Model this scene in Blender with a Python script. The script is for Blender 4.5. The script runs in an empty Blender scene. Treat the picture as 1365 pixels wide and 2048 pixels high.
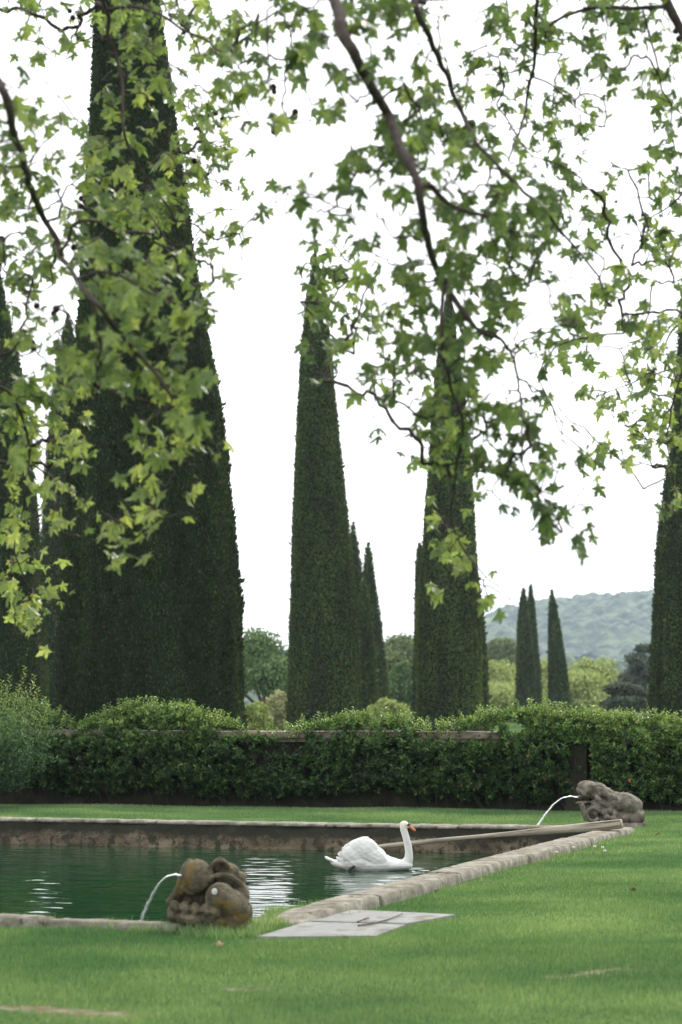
import bpy, math, random
import numpy as np
from mathutils import Vector, Matrix, noise as mnoise
rng = np.random.default_rng(11)
random.seed(11)
sc = bpy.context.scene
COL = sc.collection

# ------------------------------------------------------------------ camera geometry
H = 1.65; F = 4835.0; PITCH = math.atan(376 / F)
CP, SP = math.cos(PITCH), math.sin(PITCH)
def ray(px, py):
    u = (px - 682.5) / F; v = (1024 - py) / F
    return np.array([u, CP - SP * v, SP + CP * v])
def at(px, py, Y):
    d = ray(px, py); return np.array([0, 0, H]) + d * (Y / d[1])
def gnd(px, py, z=0.0):
    d = ray(px, py); return np.array([0, 0, H]) + d * ((z - H) / d[2])

cam = bpy.data.cameras.new('camera'); co = bpy.data.objects.new('camera', cam); COL.objects.link(co)
co.location = (0, 0, H); co.rotation_euler = (math.pi / 2 + PITCH, 0, 0)
cam.sensor_fit = 'VERTICAL'; cam.sensor_height = 36; cam.sensor_width = 24; cam.lens = F / 2048 * 36
cam.clip_end = 5000; cam.clip_start = 0.5
cam.dof.use_dof = True; cam.dof.focus_distance = 27.5; cam.dof.aperture_fstop = 2.9
sc.camera = co

# ------------------------------------------------------------------ node helpers
def new_mat(name):
    m = bpy.data.materials.new(name); m.use_nodes = True
    nt = m.node_tree; nt.nodes.clear()
    out = nt.nodes.new('ShaderNodeOutputMaterial')
    return m, nt, out
def N(nt, t, **kw):
    n = nt.nodes.new(t)
    for k, v in kw.items():
        if k in n.inputs: n.inputs[k].default_value = v
        else: setattr(n, k, v)
    return n
def L(nt, a, b): nt.links.new(a, b)
def ramp(nt, fac, stops):
    r = nt.nodes.new('ShaderNodeValToRGB'); e = r.color_ramp.elements
    while len(e) < len(stops): e.new(0.5)
    for i, (p, c) in enumerate(stops):
        e[i].position = p; e[i].color = (*c, 1) if len(c) == 3 else c
    L(nt, fac, r.inputs[0]); return r.outputs[0]
def tex(nt, scale, detail=4, rough=.55, vec=None, dist=0.0, mapscale=None):
    tc = nt.nodes.new('ShaderNodeTexCoord'); src = tc.outputs['Object'] if vec is None else vec
    if mapscale:
        mp = nt.nodes.new('ShaderNodeMapping'); mp.inputs['Scale'].default_value = mapscale
        L(nt, src, mp.inputs[0]); src = mp.outputs[0]
    n = nt.nodes.new('ShaderNodeTexNoise'); n.inputs['Scale'].default_value = scale
    n.inputs['Detail'].default_value = detail; n.inputs['Roughness'].default_value = rough
    n.inputs['Distortion'].default_value = dist
    L(nt, src, n.inputs['Vector']); return n.outputs[0]
def mix(nt, fac, a, b, bt='MIX'):
    m = nt.nodes.new('ShaderNodeMix'); m.data_type = 'RGBA'; m.blend_type = bt
    for s, v in ((m.inputs[0], fac), (m.inputs[6], a), (m.inputs[7], b)):
        if hasattr(v, 'is_linked') or hasattr(v, 'links'): L(nt, v, s)
        elif isinstance(v, (int, float)): s.default_value = v
        else: s.default_value = (*v, 1)
    return m.outputs[2]
def attr(nt, name='var'):
    a = nt.nodes.new('ShaderNodeAttribute'); a.attribute_name = name; return a.outputs['Fac']

def leaf_mat(name, stops, trans=.4, rough=.45, tcol=None, patch=None, spec=.4, pscale=None):
    """leaf: diffuse + gloss above, light shining through; colour from the per-leaf value"""
    m, nt, out = new_mat(name)
    c = ramp(nt, attr(nt), stops)
    if patch:
        sc_, col, lo, hi = patch
        f = ramp(nt, tex(nt, sc_, 5, mapscale=pscale), [(lo, (0, 0, 0)), (hi, (1, 1, 1))])
        c = mix(nt, f, c, col, 'MULTIPLY')
    p = N(nt, 'ShaderNodeBsdfPrincipled'); p.inputs['Roughness'].default_value = rough
    p.inputs['Specular IOR Level'].default_value = spec
    L(nt, c, p.inputs['Base Color'])
    if trans > 0:
        t = N(nt, 'ShaderNodeBsdfTranslucent')
        tc = mix(nt, 1.0, c, tcol or (1.0, 1.0, .6), 'MULTIPLY')
        L(nt, tc, t.inputs[0])
        ms = N(nt, 'ShaderNodeMixShader'); ms.inputs[0].default_value = trans
        L(nt, p.outputs[0], ms.inputs[1]); L(nt, t.outputs[0], ms.inputs[2])
        L(nt, ms.outputs[0], out.inputs[0])
    else: L(nt, p.outputs[0], out.inputs[0])
    return m
def stone_mat(name, stops, scale=6, bump=.5, rough=.9, spots=None, bscale=40):
    m, nt, out = new_mat(name)
    c = ramp(nt, tex(nt, scale, 8, .65), stops)
    if spots:
        for (s, col, lo, hi) in spots:
            f = ramp(nt, tex(nt, s, 6, .6), [(lo, (0, 0, 0)), (hi, (1, 1, 1))])
            c = mix(nt, f, c, col)
    p = N(nt, 'ShaderNodeBsdfPrincipled'); p.inputs['Roughness'].default_value = rough
    p.inputs['Specular IOR Level'].default_value = .25
    L(nt, c, p.inputs['Base Color'])
    b = N(nt, 'ShaderNodeBump'); b.inputs['Strength'].default_value = bump; b.inputs['Distance'].default_value = .02
    L(nt, tex(nt, bscale, 8, .7), b.inputs['Height']); L(nt, b.outputs[0], p.inputs['Normal'])
    L(nt, p.outputs[0], out.inputs[0]); return m
def plain(name, col, rough=.6, spec=.4, bump=0, bscale=30, trans=0):
    m, nt, out = new_mat(name)
    p = N(nt, 'ShaderNodeBsdfPrincipled'); p.inputs['Roughness'].default_value = rough
    p.inputs['Specular IOR Level'].default_value = spec
    c = ramp(nt, tex(nt, bscale / 3, 5), [(.3, tuple(x * .8 for x in col)), (.7, tuple(min(1, x * 1.12) for x in col))])
    L(nt, c, p.inputs['Base Color'])
    if bump:
        b = N(nt, 'ShaderNodeBump'); b.inputs['Strength'].default_value = bump; b.inputs['Distance'].default_value = .01
        L(nt, tex(nt, bscale, 6), b.inputs['Height']); L(nt, b.outputs[0], p.inputs['Normal'])
    L(nt, p.outputs[0], out.inputs[0]); return m

# ------------------------------------------------------------------ object helpers
def mk(name, V, faces, mat=None, parent=None, var=None, smooth=False):
    """faces: list of numpy (n,k) arrays"""
    V = np.asarray(V, dtype=np.float32)
    if not isinstance(faces, list): faces = [faces]
    faces = [np.asarray(f, dtype=np.int32) for f in faces if len(f)]
    me = bpy.data.meshes.new(name); me.vertices.add(len(V)); me.vertices.foreach_set('co', V.ravel())
    nl = sum(f.size for f in faces); npoly = sum(len(f) for f in faces)
    me.loops.add(nl); me.loops.foreach_set('vertex_index', np.concatenate([f.ravel() for f in faces]))
    me.polygons.add(npoly)
    tot = np.concatenate([np.full(len(f), f.shape[1], dtype=np.int32) for f in faces])
    st = np.concatenate([[0], np.cumsum(tot)[:-1]]).astype(np.int32)
    me.polygons.foreach_set('loop_start', st)
    me.polygons.foreach_set('use_smooth', np.full(npoly, smooth))
    me.update(calc_edges=True)
    if var is not None:
        a = me.attributes.new('var', 'FLOAT', 'POINT'); a.data.foreach_set('value', np.asarray(var, dtype=np.float32))
    if mat: me.materials.append(mat)
    o = bpy.data.objects.new(name, me); COL.objects.link(o)
    if parent: o.parent = parent
    return o
def tag(o, label, cat, group=None):
    o['label'] = label; o['category'] = cat
    if group: o['group'] = group
    return o
def thing(name, label, cat, loc=(0, 0, 0), group=None):
    o = bpy.data.objects.new(name, None); COL.objects.link(o); o.location = loc; o.empty_display_size = .1
    return tag(o, label, cat, group)
def struct(o, kind='structure'): o['kind'] = kind; return o
class MB:
    def __init__(s): s.V = []; s.Q = []; s.T = []; s.n = 0
    def add(s, V, Q=(), T=()):
        V = np.asarray(V, dtype=float)
        if len(Q): s.Q.append(np.asarray(Q) + s.n)
        if len(T): s.T.append(np.asarray(T) + s.n)
        s.V.append(V); s.n += len(V)
    def build(s, name, mat, parent=None, smooth=False, off=None):
        V = np.concatenate(s.V)
        if off is not None: V = V - np.asarray(off)
        fs = []
        if s.Q: fs.append(np.concatenate(s.Q))
        if s.T: fs.append(np.concatenate(s.T))
        return mk(name, V, fs, mat, parent, smooth=smooth)
def tube(mb, pts, rad, k=8, cap=True, wob=0):
    pts = np.asarray(pts, float); n = len(pts)
    rad = np.broadcast_to(np.asarray(rad, float), (n,))
    tan = np.gradient(pts, axis=0); tan /= np.linalg.norm(tan, axis=1)[:, None] + 1e-9
    up = np.array([0., 0, 1]) if abs(tan[0][2]) < .9 else np.array([1., 0, 0])
    V = []
    for i in range(n):
        a = np.cross(tan[i], up); a /= np.linalg.norm(a) + 1e-9; b = np.cross(tan[i], a); up = -b if np.dot(-b, up) > 0 else b
        for j in range(k):
            t = 2 * math.pi * j / k; r = rad[i] * (1 + wob * (random.random() - .5))
            V.append(pts[i] + (a * math.cos(t) + up * math.sin(t)) * r)
    Q = [(i * k + j, i * k + (j + 1) % k, (i + 1) * k + (j + 1) % k, (i + 1) * k + j) for i in range(n - 1) for j in range(k)]
    T = []
    if cap:
        V.append(pts[0]); V.append(pts[-1])
        T = [(n * k, (j + 1) % k, j) for j in range(k)] + [(n * k + 1, (n - 1) * k + j, (n - 1) * k + (j + 1) % k) for j in range(k)]
    mb.add(V, Q, T)
def smooth_path(pts, m=6):
    """Catmull-Rom; rows may carry extra columns (radius)"""
    P = np.asarray(pts, float); P = np.vstack([2 * P[0] - P[1], P, 2 * P[-1] - P[-2]]); out = []
    for i in range(1, len(P) - 2):
        for j in range(m):
            t = j / m
            out.append(.5 * (2 * P[i] + (P[i + 1] - P[i - 1]) * t + (2 * P[i - 1] - 5 * P[i] + 4 * P[i + 1] - P[i + 2]) * t * t + (3 * P[i] - P[i - 1] - 3 * P[i + 1] + P[i + 2]) * t ** 3))
    out.append(P[-2]); return np.array(out)
def unit(v): return v / (np.linalg.norm(v, axis=-1, keepdims=True) + 1e-9)
def rand_dirs(n):
    return unit(rng.normal(size=(n, 3)))
def leaves(pos, axis, nrm, length, width, fold=.25):
    """small folded diamonds: two triangles each"""
    pos = np.asarray(pos); n = len(pos); axis = unit(axis); side = unit(np.cross(axis, nrm)); nn = np.cross(side, axis)
    length = np.broadcast_to(length, (n,))[:, None]; width = np.broadcast_to(width, (n,))[:, None]
    V = np.stack([pos, pos + axis * length * .5 + side * width * .5 + nn * width * fold,
                  pos + axis * length, pos + axis * length * .5 - side * width * .5 + nn * width * fold], 1).reshape(-1, 3)
    i = np.arange(n)[:, None] * 4
    return V, np.concatenate([i + [0, 1, 2], i + [0, 2, 3]])
def leaf_obj(name, pos, axis, nrm, length, width, mat, parent=None, var=None, fold=.25):
    V, T = leaves(pos, axis, nrm, length, width, fold)
    if var is None: var = rng.random(len(pos))
    return mk(name, V, T, mat, parent, var=np.repeat(var, 4))
def fbm(p, s, o=3): return mnoise.fractal(Vector((p[0] * s, p[1] * s, p[2] * s)), 1.0, 2.0, o)

# ------------------------------------------------------------------ world and light
SUN_EL, SUN_AZ = 42, 28         # behind the garden, a little to the right
w = bpy.data.worlds.new('World'); sc.world = w; w.use_nodes = True; nt = w.node_tree; nt.nodes.clear()
wo = nt.nodes.new('ShaderNodeOutputWorld'); bg = nt.nodes.new('ShaderNodeBackground')
sky = nt.nodes.new('ShaderNodeTexSky'); sky.sky_type = 'NISHITA'; sky.sun_disc = False
sky.sun_elevation = math.radians(SUN_EL); sky.sun_rotation = math.radians(SUN_AZ)
cl = ramp(nt, tex(nt, 1.6, 5, vec=nt.nodes.new('ShaderNodeTexCoord').outputs['Generated'], mapscale=(1, 1, 3)), [(.3, (12.4, 12.5, 12.8)), (.75, (14.4, 14.4, 14.5))])
c = mix(nt, .9, sky.outputs[0], cl)
L(nt, c, bg.inputs[0]); bg.inputs[1].default_value = .1; L(nt, bg.outputs[0], wo.inputs[0])
sl = bpy.data.lights.new('sun', 'SUN'); sl.energy = 2.5; sl.angle = math.radians(7); sl.color = (1, .95, .86)
so = bpy.data.objects.new('sun', sl); COL.objects.link(so)
az, el = math.radians(SUN_AZ), math.radians(SUN_EL)
sd = Vector((math.sin(az) * math.cos(el), math.cos(az) * math.cos(el), math.sin(el)))
so.rotation_euler = sd.to_track_quat('Z', 'Y').to_euler(); so.location = sd * 60
sc.view_settings.view_transform = 'Standard'; sc.view_settings.look = 'None'
sc.view_settings.exposure = 0.6; sc.view_settings.gamma = 1

# ------------------------------------------------------------------ pool frame
TH = math.atan(.315); C0 = np.array([-.85, 17.1]) + .28 * np.array([math.sin(TH), math.cos(TH)])
U = np.array([math.sin(TH), math.cos(TH)]); W = np.array([-math.cos(TH), math.sin(TH)])   # U: away along right edge, W: to the left
PL = 13.22; PW = 16.0; WZ = -.26
def pp(u, wv, z=0.0):
    p = C0 + U * u + W * wv; return np.array([p[0], p[1], z])
def to_pool(x, y):
    d = np.stack([x - C0[0], y - C0[1]], -1); return d @ U, d @ W
SLABS = [[(514, 1879), (612, 1849), (812, 1854), (752, 1877)], [(614, 1847), (672, 1823), (912, 1834), (815, 1852)]]
SLABW = [[gnd(*p)[:2] for p in q] for q in SLABS]
def in_quad(x, y, q):
    s = None; ins = np.ones(len(x), bool); q = [np.asarray(p) for p in q]
    cx = np.mean([p[0] for p in q]); cy = np.mean([p[1] for p in q])
    for i in range(4):
        a, b = q[i], q[(i + 1) % 4]; e = b - a
        ref = e[0] * (cy - a[1]) - e[1] * (cx - a[0])
        ins &= (e[0] * (y - a[1]) - e[1] * (x - a[0])) * np.sign(ref) > 0
    return ins
# bare soil patches: pixel polyline -> ground points and radius
SOIL = [([(1098, 1958), (1150, 1955), (1200, 1948), (1245, 1943)], .055), ([(-40, 2024), (60, 2020), (120, 2025), (240, 2029)], .10),
        ([(440, 1975), (500, 1973)], .045), ([(590, 1832), (640, 1822), (672, 1816)], .06), ([(900, 1965), (935, 1968)], .03)]
SP_ = []
for pl, r in SOIL:
    g = smooth_path([gnd(*p)[:2] for p in pl], 8)
    SP_ += [(p[0], p[1], r * random.uniform(.6, 1.3)) for p in g]

# ------------------------------------------------------------------ ground
m, nt, out = new_mat('turf')
c = ramp(nt, tex(nt, 1.3, 6, .6), [(.3, (.055, .10, .038)), (.7, (.09, .145, .055))])
f = tex(nt, 30, 4); c = mix(nt, ramp(nt, f, [(.45, (0, 0, 0)), (.7, (1, 1, 1))]), c, (.035, .065, .018))
sa = nt.nodes.new('ShaderNodeAttribute'); sa.attribute_name = 'soil'
c = mix(nt, sa.outputs['Fac'], c, ramp(nt, tex(nt, 9, 5), [(.35, (.12, .10, .05)), (.65, (.24, .22, .16))]))
p = N(nt, 'ShaderNodeBsdfPrincipled', Roughness=1.0); p.inputs['Specular IOR Level'].default_value = 0; L(nt, c, p.inputs['Base Color']); L(nt, p.outputs[0], out.inputs[0])
TURF = m
S = 3000.0
out4 = [(S, -S / 4), (S, S), (-S, S), (-S, -S / 4)]
# lawn near the camera is a finer sheet so soil patches and slight swells can live in it; pool is a hole in it
e_ = .18
inn = [pp(-e_, -e_)[:2], pp(PL + e_, -e_)[:2], pp(PL + e_, PW)[:2], pp(-e_, PW)[:2]]
xs = np.arange(-9, 12.01, .15); ys = np.arange(3, 42.01, .15)
GX, GY = np.meshgrid(xs, ys); gx, gy = GX.ravel(), GY.ravel()
def gz(x, y):
    return .018 * np.sin(x * 1.1 + y * .35) * np.sin(y * .55 - x * .3)
gu, gw = to_pool(gx, gy)
inside = (gu > -.02) & (gu < PL + .14) & (gw > -.02) & (gw < PW)
soilv = np.zeros(len(gx))
idx = np.arange(len(gx)).reshape(GX.shape)
q = np.stack([idx[:-1, :-1], idx[:-1, 1:], idx[1:, 1:], idx[1:, :-1]], -1).reshape(-1, 4)
keep = ~(inside[q].any(1))
for (sx, sy, r) in SP_:
    d = np.hypot(gx - sx, (gy - sy)); soilv = np.maximum(soilv, np.clip(1.6 - d / (r + .06), 0, 1))
V = np.stack([gx, gy, gz(gx, gy)], -1)
n0 = len(V)
# skirt out to the horizon
far = [(-S, -S / 4), (S, -S / 4), (S, S), (-S, S)]; box = [(-9, 3), (12, 3), (12, 42), (-9, 42)]
V = np.vstack([V, [(a, b, -.03) for a, b in far], [(a, b, -.03) for a, b in [(-8.9, 3.1), (11.9, 3.1), (11.9, 41.9), (-8.9, 41.9)]]])
sk = [(n0 + i, n0 + (i + 1) % 4, n0 + 4 + (i + 1) % 4, n0 + 4 + i) for i in range(4)]
g = mk('ground', V, [np.vstack([q[keep], sk])], TURF, smooth=True); struct(g)
a = g.data.attributes.new('soil', 'FLOAT', 'POINT'); a.data.foreach_set('value', np.concatenate([soilv, np.zeros(8)]).astype(np.float32))

# ------------------------------------------------------------------ grass
GRASS = leaf_mat('grass_blades', [(0, (.088, .180, .078)), (.4, (.195, .305, .130)), (.75, (.34, .435, .180)), (1, (.55, .58, .34))], .35, .5, (1, 1, .5), patch=(.8, (.52, .68, .66), .36, .64), spec=.3)  # patch tint paints soft tree-shadow bands into the blade colour
def mask_grass(x, y):
    u, ww = to_pool(x, y)
    k = ~((u > 0) & (u < PL + .40) & (ww > 0) & (ww < PW + 1)) & ~((u > .7) & (u < PL + .4) & (ww > -.38) & (ww < .1)) & ~((u > -.26) & (u < .1) & (ww > .34))
    for qd in SLABW: k &= ~in_quad(x + rng.normal(0, .035, len(x)), y + rng.normal(0, .05, len(x)), qd)
    for (sx, sy, r) in SP_: k &= ~((np.hypot(x - sx, y - sy) < r * .95) & (rng.random(len(x)) < .74))
    k &= ~(y > 37.1 - .315 * x)
    return k
def blades(x, y, h, wd, lean=.5, var=None):
    n = len(x); base = np.stack([x, y, gz(x, y) - .004], -1)
    a = rng.random(n) * 2 * math.pi; tip = np.stack([np.cos(a), np.sin(a), np.zeros(n)], -1) * (h * lean * rng.random(n))[:, None]
    tip[:, 2] = h
    b = rng.random(n) * math.pi; s = np.stack([np.cos(b), np.sin(b) * .4, np.zeros(n)], -1) * (wd * .5)[:, None]
    V = np.stack([base - s, base + s, base + tip], 1).reshape(-1, 3)
    return V, np.arange(3 * n).reshape(-1, 3)
VV = []; var = []
for y0, y1, dens in ((10.6, 14, 5200), (14, 18, 4300), (18, 24, 3200), (24, 38.6, 2100)):
    wmax = .155 * y1 + .5; n = int(dens * (y1 - y0) * 2 * wmax)
    y = rng.uniform(y0, y1, n); x = rng.uniform(-wmax, wmax, n); k = (np.abs(x) < .153 * y + .4); x, y = x[k], y[k]
    k = mask_grass(x, y); x, y = x[k], y[k]
    hs = rng.uniform(.018, .042, len(x)) * (1 + .35 * np.sin(x * 2.1 + 1.7 * np.sin(y * 1.3)) * np.sin(y * 1.9))
    v, t = blades(x, y, hs, rng.uniform(.004, .007, len(x)) * (1 + y / 30)); VV.append(v)
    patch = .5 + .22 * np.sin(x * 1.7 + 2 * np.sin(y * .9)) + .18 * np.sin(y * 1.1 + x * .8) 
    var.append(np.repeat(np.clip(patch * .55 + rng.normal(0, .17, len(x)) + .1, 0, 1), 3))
V = np.concatenate(VV); var = np.concatenate(var)
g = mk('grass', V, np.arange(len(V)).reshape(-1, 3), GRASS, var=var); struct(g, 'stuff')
# long tufts round the stones
tx, ty, th = [], [], []
def tuft(px, py, r, n, h, z=0.0):
    c_ = gnd(px, py, z); 
    for i in range(n):
        a = random.random() * 6.28; rr = r * math.sqrt(random.random())
        tx.append(c_[0] + math.cos(a) * rr); ty.append(c_[1] + math.sin(a) * rr); th.append(h * random.uniform(.4, 1.1))
for a_ in [(535, 1850, .16, 380, .075), (565, 1838, .16, 380, .08), (590, 1832, .14, 320, .085), (612, 1822, .10, 160, .09), (560, 1826, .12, 200, .08), (640, 1816, .08, 120, .10), (350, 1868, .12, 80, .1), (400, 1874, .14, 150, .11), (450, 1878, .14, 150, .11), (500, 1876, .1, 90, .1), (515, 1866, .1, 140, .13),
           (1270, 1668, .2, 120, .1), (1200, 1690, .2, 90, .1), (1120, 1714, .2, 90, .1), (960, 1742, .15, 60, .09), (860, 1775, .15, 60, .08), (790, 1795, .15, 60, .09), (700, 1812, .12, 70, .09),
           (220, 1862, .14, 120, .1), (300, 1868, .14, 120, .1), (90, 1856, .14, 120, .1), (20, 1852, .14, 120, .1), (1360, 1560, .3, 1, .05)]: tuft(*a_)
for uu in np.arange(1.0, PL, .045):
    p_ = pp(uu, -.42 - random.random() * .06); tx.append(p_[0]); ty.append(p_[1]); th.append(random.uniform(.03, .09))
for ww in np.arange(.5, 4, .05):
    p_ = pp(-.29 - random.random() * .05, ww); tx.append(p_[0]); ty.append(p_[1]); th.append(random.uniform(.03, .09))
tx, ty, th = map(np.array, (tx, ty, th))
v, t = blades(tx, ty, th, np.full(len(tx), .008), .8)
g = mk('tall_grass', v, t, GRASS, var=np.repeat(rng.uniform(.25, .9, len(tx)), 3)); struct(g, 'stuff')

# ------------------------------------------------------------------ water
m, nt, out = new_mat('pond_water')
p = N(nt, 'ShaderNodeBsdfPrincipled', Roughness=.025); p.inputs['Base Color'].default_value = (.006, .036, .013, 1); p.inputs['IOR'].default_value = 1.33
tc = nt.nodes.new('ShaderNodeTexCoord')
def wav(sx, sy, s, d=2): return tex(nt, s, d, .5, vec=tc.outputs['Object'], mapscale=(sx, sy, 1), dist=.3)
a1 = wav(.6, 1, 14, 2); a2 = wav(.8, 1, 60, 2)
add = N(nt, 'ShaderNodeMath', operation='MULTIPLY_ADD'); L(nt, a2, add.inputs[0]); add.inputs[1].default_value = .10; L(nt, a1, add.inputs[2])
b = N(nt, 'ShaderNodeBump'); b.inputs['Strength'].default_value = 1; b.inputs['Distance'].default_value = .0018
L(nt, add.outputs[0], b.inputs['Height']); L(nt, b.outputs[0], p.inputs['Normal']); L(nt, p.outputs[0], out.inputs[0])
WATER = m
us = np.arange(-.05, PL + .06, .022); ws = np.concatenate([np.arange(-.05, 5.4, .045), np.arange(5.4, PW + .2, .2)])
UU, WW = np.meshgrid(us, ws, indexing='ij'); xw = C0[0] + U[0] * UU + W[0] * WW; yw = C0[1] + U[1] * UU + W[1] * WW; zw = np.zeros_like(xw)
wr_ = np.random.default_rng(5)
for i in range(34):
    lam = .11 * (7.0 ** wr_.random()); k_ = 2 * math.pi / lam; an = math.pi / 2 + wr_.normal(0, .42); ph = wr_.random() * 6.28
    sl_ = math.radians(.52) * (1 if lam < .35 else .75); zw += sl_ / k_ * np.sin(k_ * (xw * math.cos(an) + yw * math.sin(an)) + ph + .6 * np.sin(xw * 1.3 + i) + .5 * np.sin(yw * .8 + 2 * i))
for (px_, py_, am, lam) in [(280, 1850, .004, .16), (1057, 1697, .004, .18), (745, 1742, .0022, .22), (826, 1742, .003, .15)]:
    c_ = gnd(px_, py_, WZ); rr = np.hypot(xw - c_[0], yw - c_[1]); zw += am * np.sin(rr * 2 * math.pi / lam) * np.exp(-rr / .55)
nu, nw = xw.shape; ii = np.arange(nu * nw).reshape(nu, nw); wq = np.stack([ii[:-1, :-1], ii[:-1, 1:], ii[1:, 1:], ii[1:, :-1]], -1).reshape(-1, 4)[:, ::-1]
wo_ = mk('water', np.stack([xw.ravel(), yw.ravel(), (WZ + zw).ravel()], -1), [wq], WATER, smooth=True); struct(wo_)

# ------------------------------------------------------------------ stone pool
RIM = stone_mat('rim_stone', [(.25, (.085, .078, .058)), (.5, (.21, .195, .155)), (.75, (.40, .38, .32))], 7, .9, spots=[(2.3, (.11, .10, .06), .56, .68), (9, (.06, .055, .035), .60, .70), (13, (.23, .17, .07), .66, .72)], bscale=30)
m, nt, out = new_mat('basin_stone')
c = ramp(nt, tex(nt, 2.2, 9, .7, mapscale=(1, 1, 2)), [(.3, (.030, .026, .016)), (.5, (.13, .10, .062)), (.72, (.27, .22, .15))])
tz = nt.nodes.new('ShaderNodeTexCoord'); sz = nt.nodes.new('ShaderNodeSeparateXYZ'); L(nt, tz.outputs['Object'], sz.inputs[0])
mz = N(nt, 'ShaderNodeMath', operation='MULTIPLY_ADD'); L(nt, tex(nt, 4, 8, .7), mz.inputs[0]); mz.inputs[1].default_value = .34; L(nt, sz.outputs[2], mz.inputs[2])
c = mix(nt, ramp(nt, mz.outputs[0], [(.03, (0, 0, 0)), (.10, (1, 1, 1))]), c, (.022, .022, .013))
c = mix(nt, ramp(nt, tex(nt, 9, 8, .75), [(.50, (0, 0, 0)), (.56, (1, 1, 1))]), c, (.030, .028, .015))
p = N(nt, 'ShaderNodeBsdfPrincipled', Roughness=.85); L(nt, c, p.inputs['Base Color'])
b = N(nt, 'ShaderNodeBump'); b.inputs['Strength'].default_value = .8; b.inputs['Distance'].default_value = .03; L(nt, tex(nt, 14, 9, .7), b.inputs['Height']); L(nt, b.outputs[0], p.inputs['Normal'])
L(nt, p.outputs[0], out.inputs[0]); BASIN = m
pool = thing('garden_pool', 'old rectangular stone pool sunk in the lawn, mossy walls around dark green water', 'pool', (C0[0], C0[1], 0))
def slab_mesh(L_, W_, T_, seed, cell=.045, amp=.009, chip=.03):
    """rough stone block, local x 0..L, y 0..W, z -T..0"""
    nx = max(4, int(L_ / cell)); ny = max(4, int(W_ / cell)); nz = max(2, int(T_ / cell))
    V = {}; out_ = []; Q = []
    def vid(i, j, k):
        if (i, j, k) not in V:
            V[(i, j, k)] = len(out_); x, y, z = L_ * i / nx, W_ * j / ny, -T_ + T_ * k / nz
            # rounded corners
            e = min(i, nx - i) * L_ / nx; f = min(j, ny - j) * W_ / ny; t = (nz - k) * T_ / nz
            q3 = (x * 1.0 + seed * 7.3, y + seed * 3.1, z * 1.0)
            nn = fbm(q3, 4.0); n2 = fbm(q3, 17.0); n3 = fbm((q3[0] + 9, q3[1], q3[2]), 2.2)
            if t < 1e-6:
                z += amp * nn * .7 + amp * .6 * n2
                if e < .05: z -= chip * (.15 + .3 * abs(nn))
                if f < .04: z -= chip * (.35 + .9 * max(0, n3))
            if f < 1e-6: y += -(1 if j == 0 else -1) * 0 + amp * (1.3 * nn + .9 * n2) + (chip * .6 * (1 if j == 0 else -1) if t < .02 else 0)
            if e < 1e-6: x += amp * nn + (.006 if i == 0 else -.006)
            out_.append((x, y, z))
        return V[(i, j, k)]
    for i in range(nx):
        for j in range(ny):
            Q.append((vid(i, j, nz), vid(i + 1, j, nz), vid(i + 1, j + 1, nz), vid(i, j + 1, nz)))
            Q.append((vid(i, j, 0), vid(i, j + 1, 0), vid(i + 1, j + 1, 0), vid(i + 1, j, 0)))
    for i in range(nx):
        for k in range(nz):
            Q.append((vid(i, 0, k), vid(i + 1, 0, k), vid(i + 1, 0, k + 1), vid(i, 0, k + 1)))
            Q.append((vid(i, ny, k), vid(i, ny, k + 1), vid(i + 1, ny, k + 1), vid(i + 1, ny, k)))
    for j in range(ny):
        for k in range(nz):
            Q.append((vid(0, j, k), vid(0, j, k + 1), vid(0, j + 1, k + 1), vid(0, j + 1, k)))
            Q.append((vid(nx, j, k), vid(nx, j + 1, k), vid(nx, j + 1, k + 1), vid(nx, j, k + 1)))
    return np.array(out_), np.array(Q)
def run_stones(start, dx, dy, length, width, ztop, T_, seeds, name='rim_stone', mat=RIM, lens=(.8, 1.6), zj=.014, chip=.03, taper=False):
    """stones laid from start along dx; dy = width direction"""
    t = 0; i = 0
    while t < length - .05:
        ln = min(random.uniform(*lens), length - t)
        if length - t - ln < .35: ln = length - t
        v, q_ = slab_mesh(ln - .012, width + random.uniform(-.02, .02), T_, seeds + i, chip=chip)
        z0 = ztop + random.uniform(-zj, zj)
        X = np.zeros_like(v); X[:, :2] = start[None] + np.outer(v[:, 0] + t, dx) + np.outer(v[:, 1], dy); X[:, 2] = v[:, 2] + z0
        if taper: X[:, 2] -= .10 * np.clip(1 - (v[:, 0] + t) / .7, 0, 1) ** 1.3 + .03 * np.clip(.35 - np.abs(v[:, 0] + t - .9), 0, 1)
        X[:, :2] -= C0
        mk(name, X, [q_], mat, pool, smooth=True); t += ln; i += 1
# right edge (U direction), width going outwards = -W
run_stones(C0 + U * .50, U, -W, PL - .14, .35, .085, .17, 10, lens=(1.8, 3.2), zj=.006, chip=.022, taper=True)
# near edge (W direction)
run_stones(C0 + W * .36, W, -U, 7.0, .24, .085, .16, 40, lens=(1.0, 2.2), zj=.012)
# far edge
run_stones(C0 + U * PL + W * .012, W, U, 11.0, .34, .085, .045, 70, lens=(1.4, 2.6), zj=.006, chip=.02)
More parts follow.
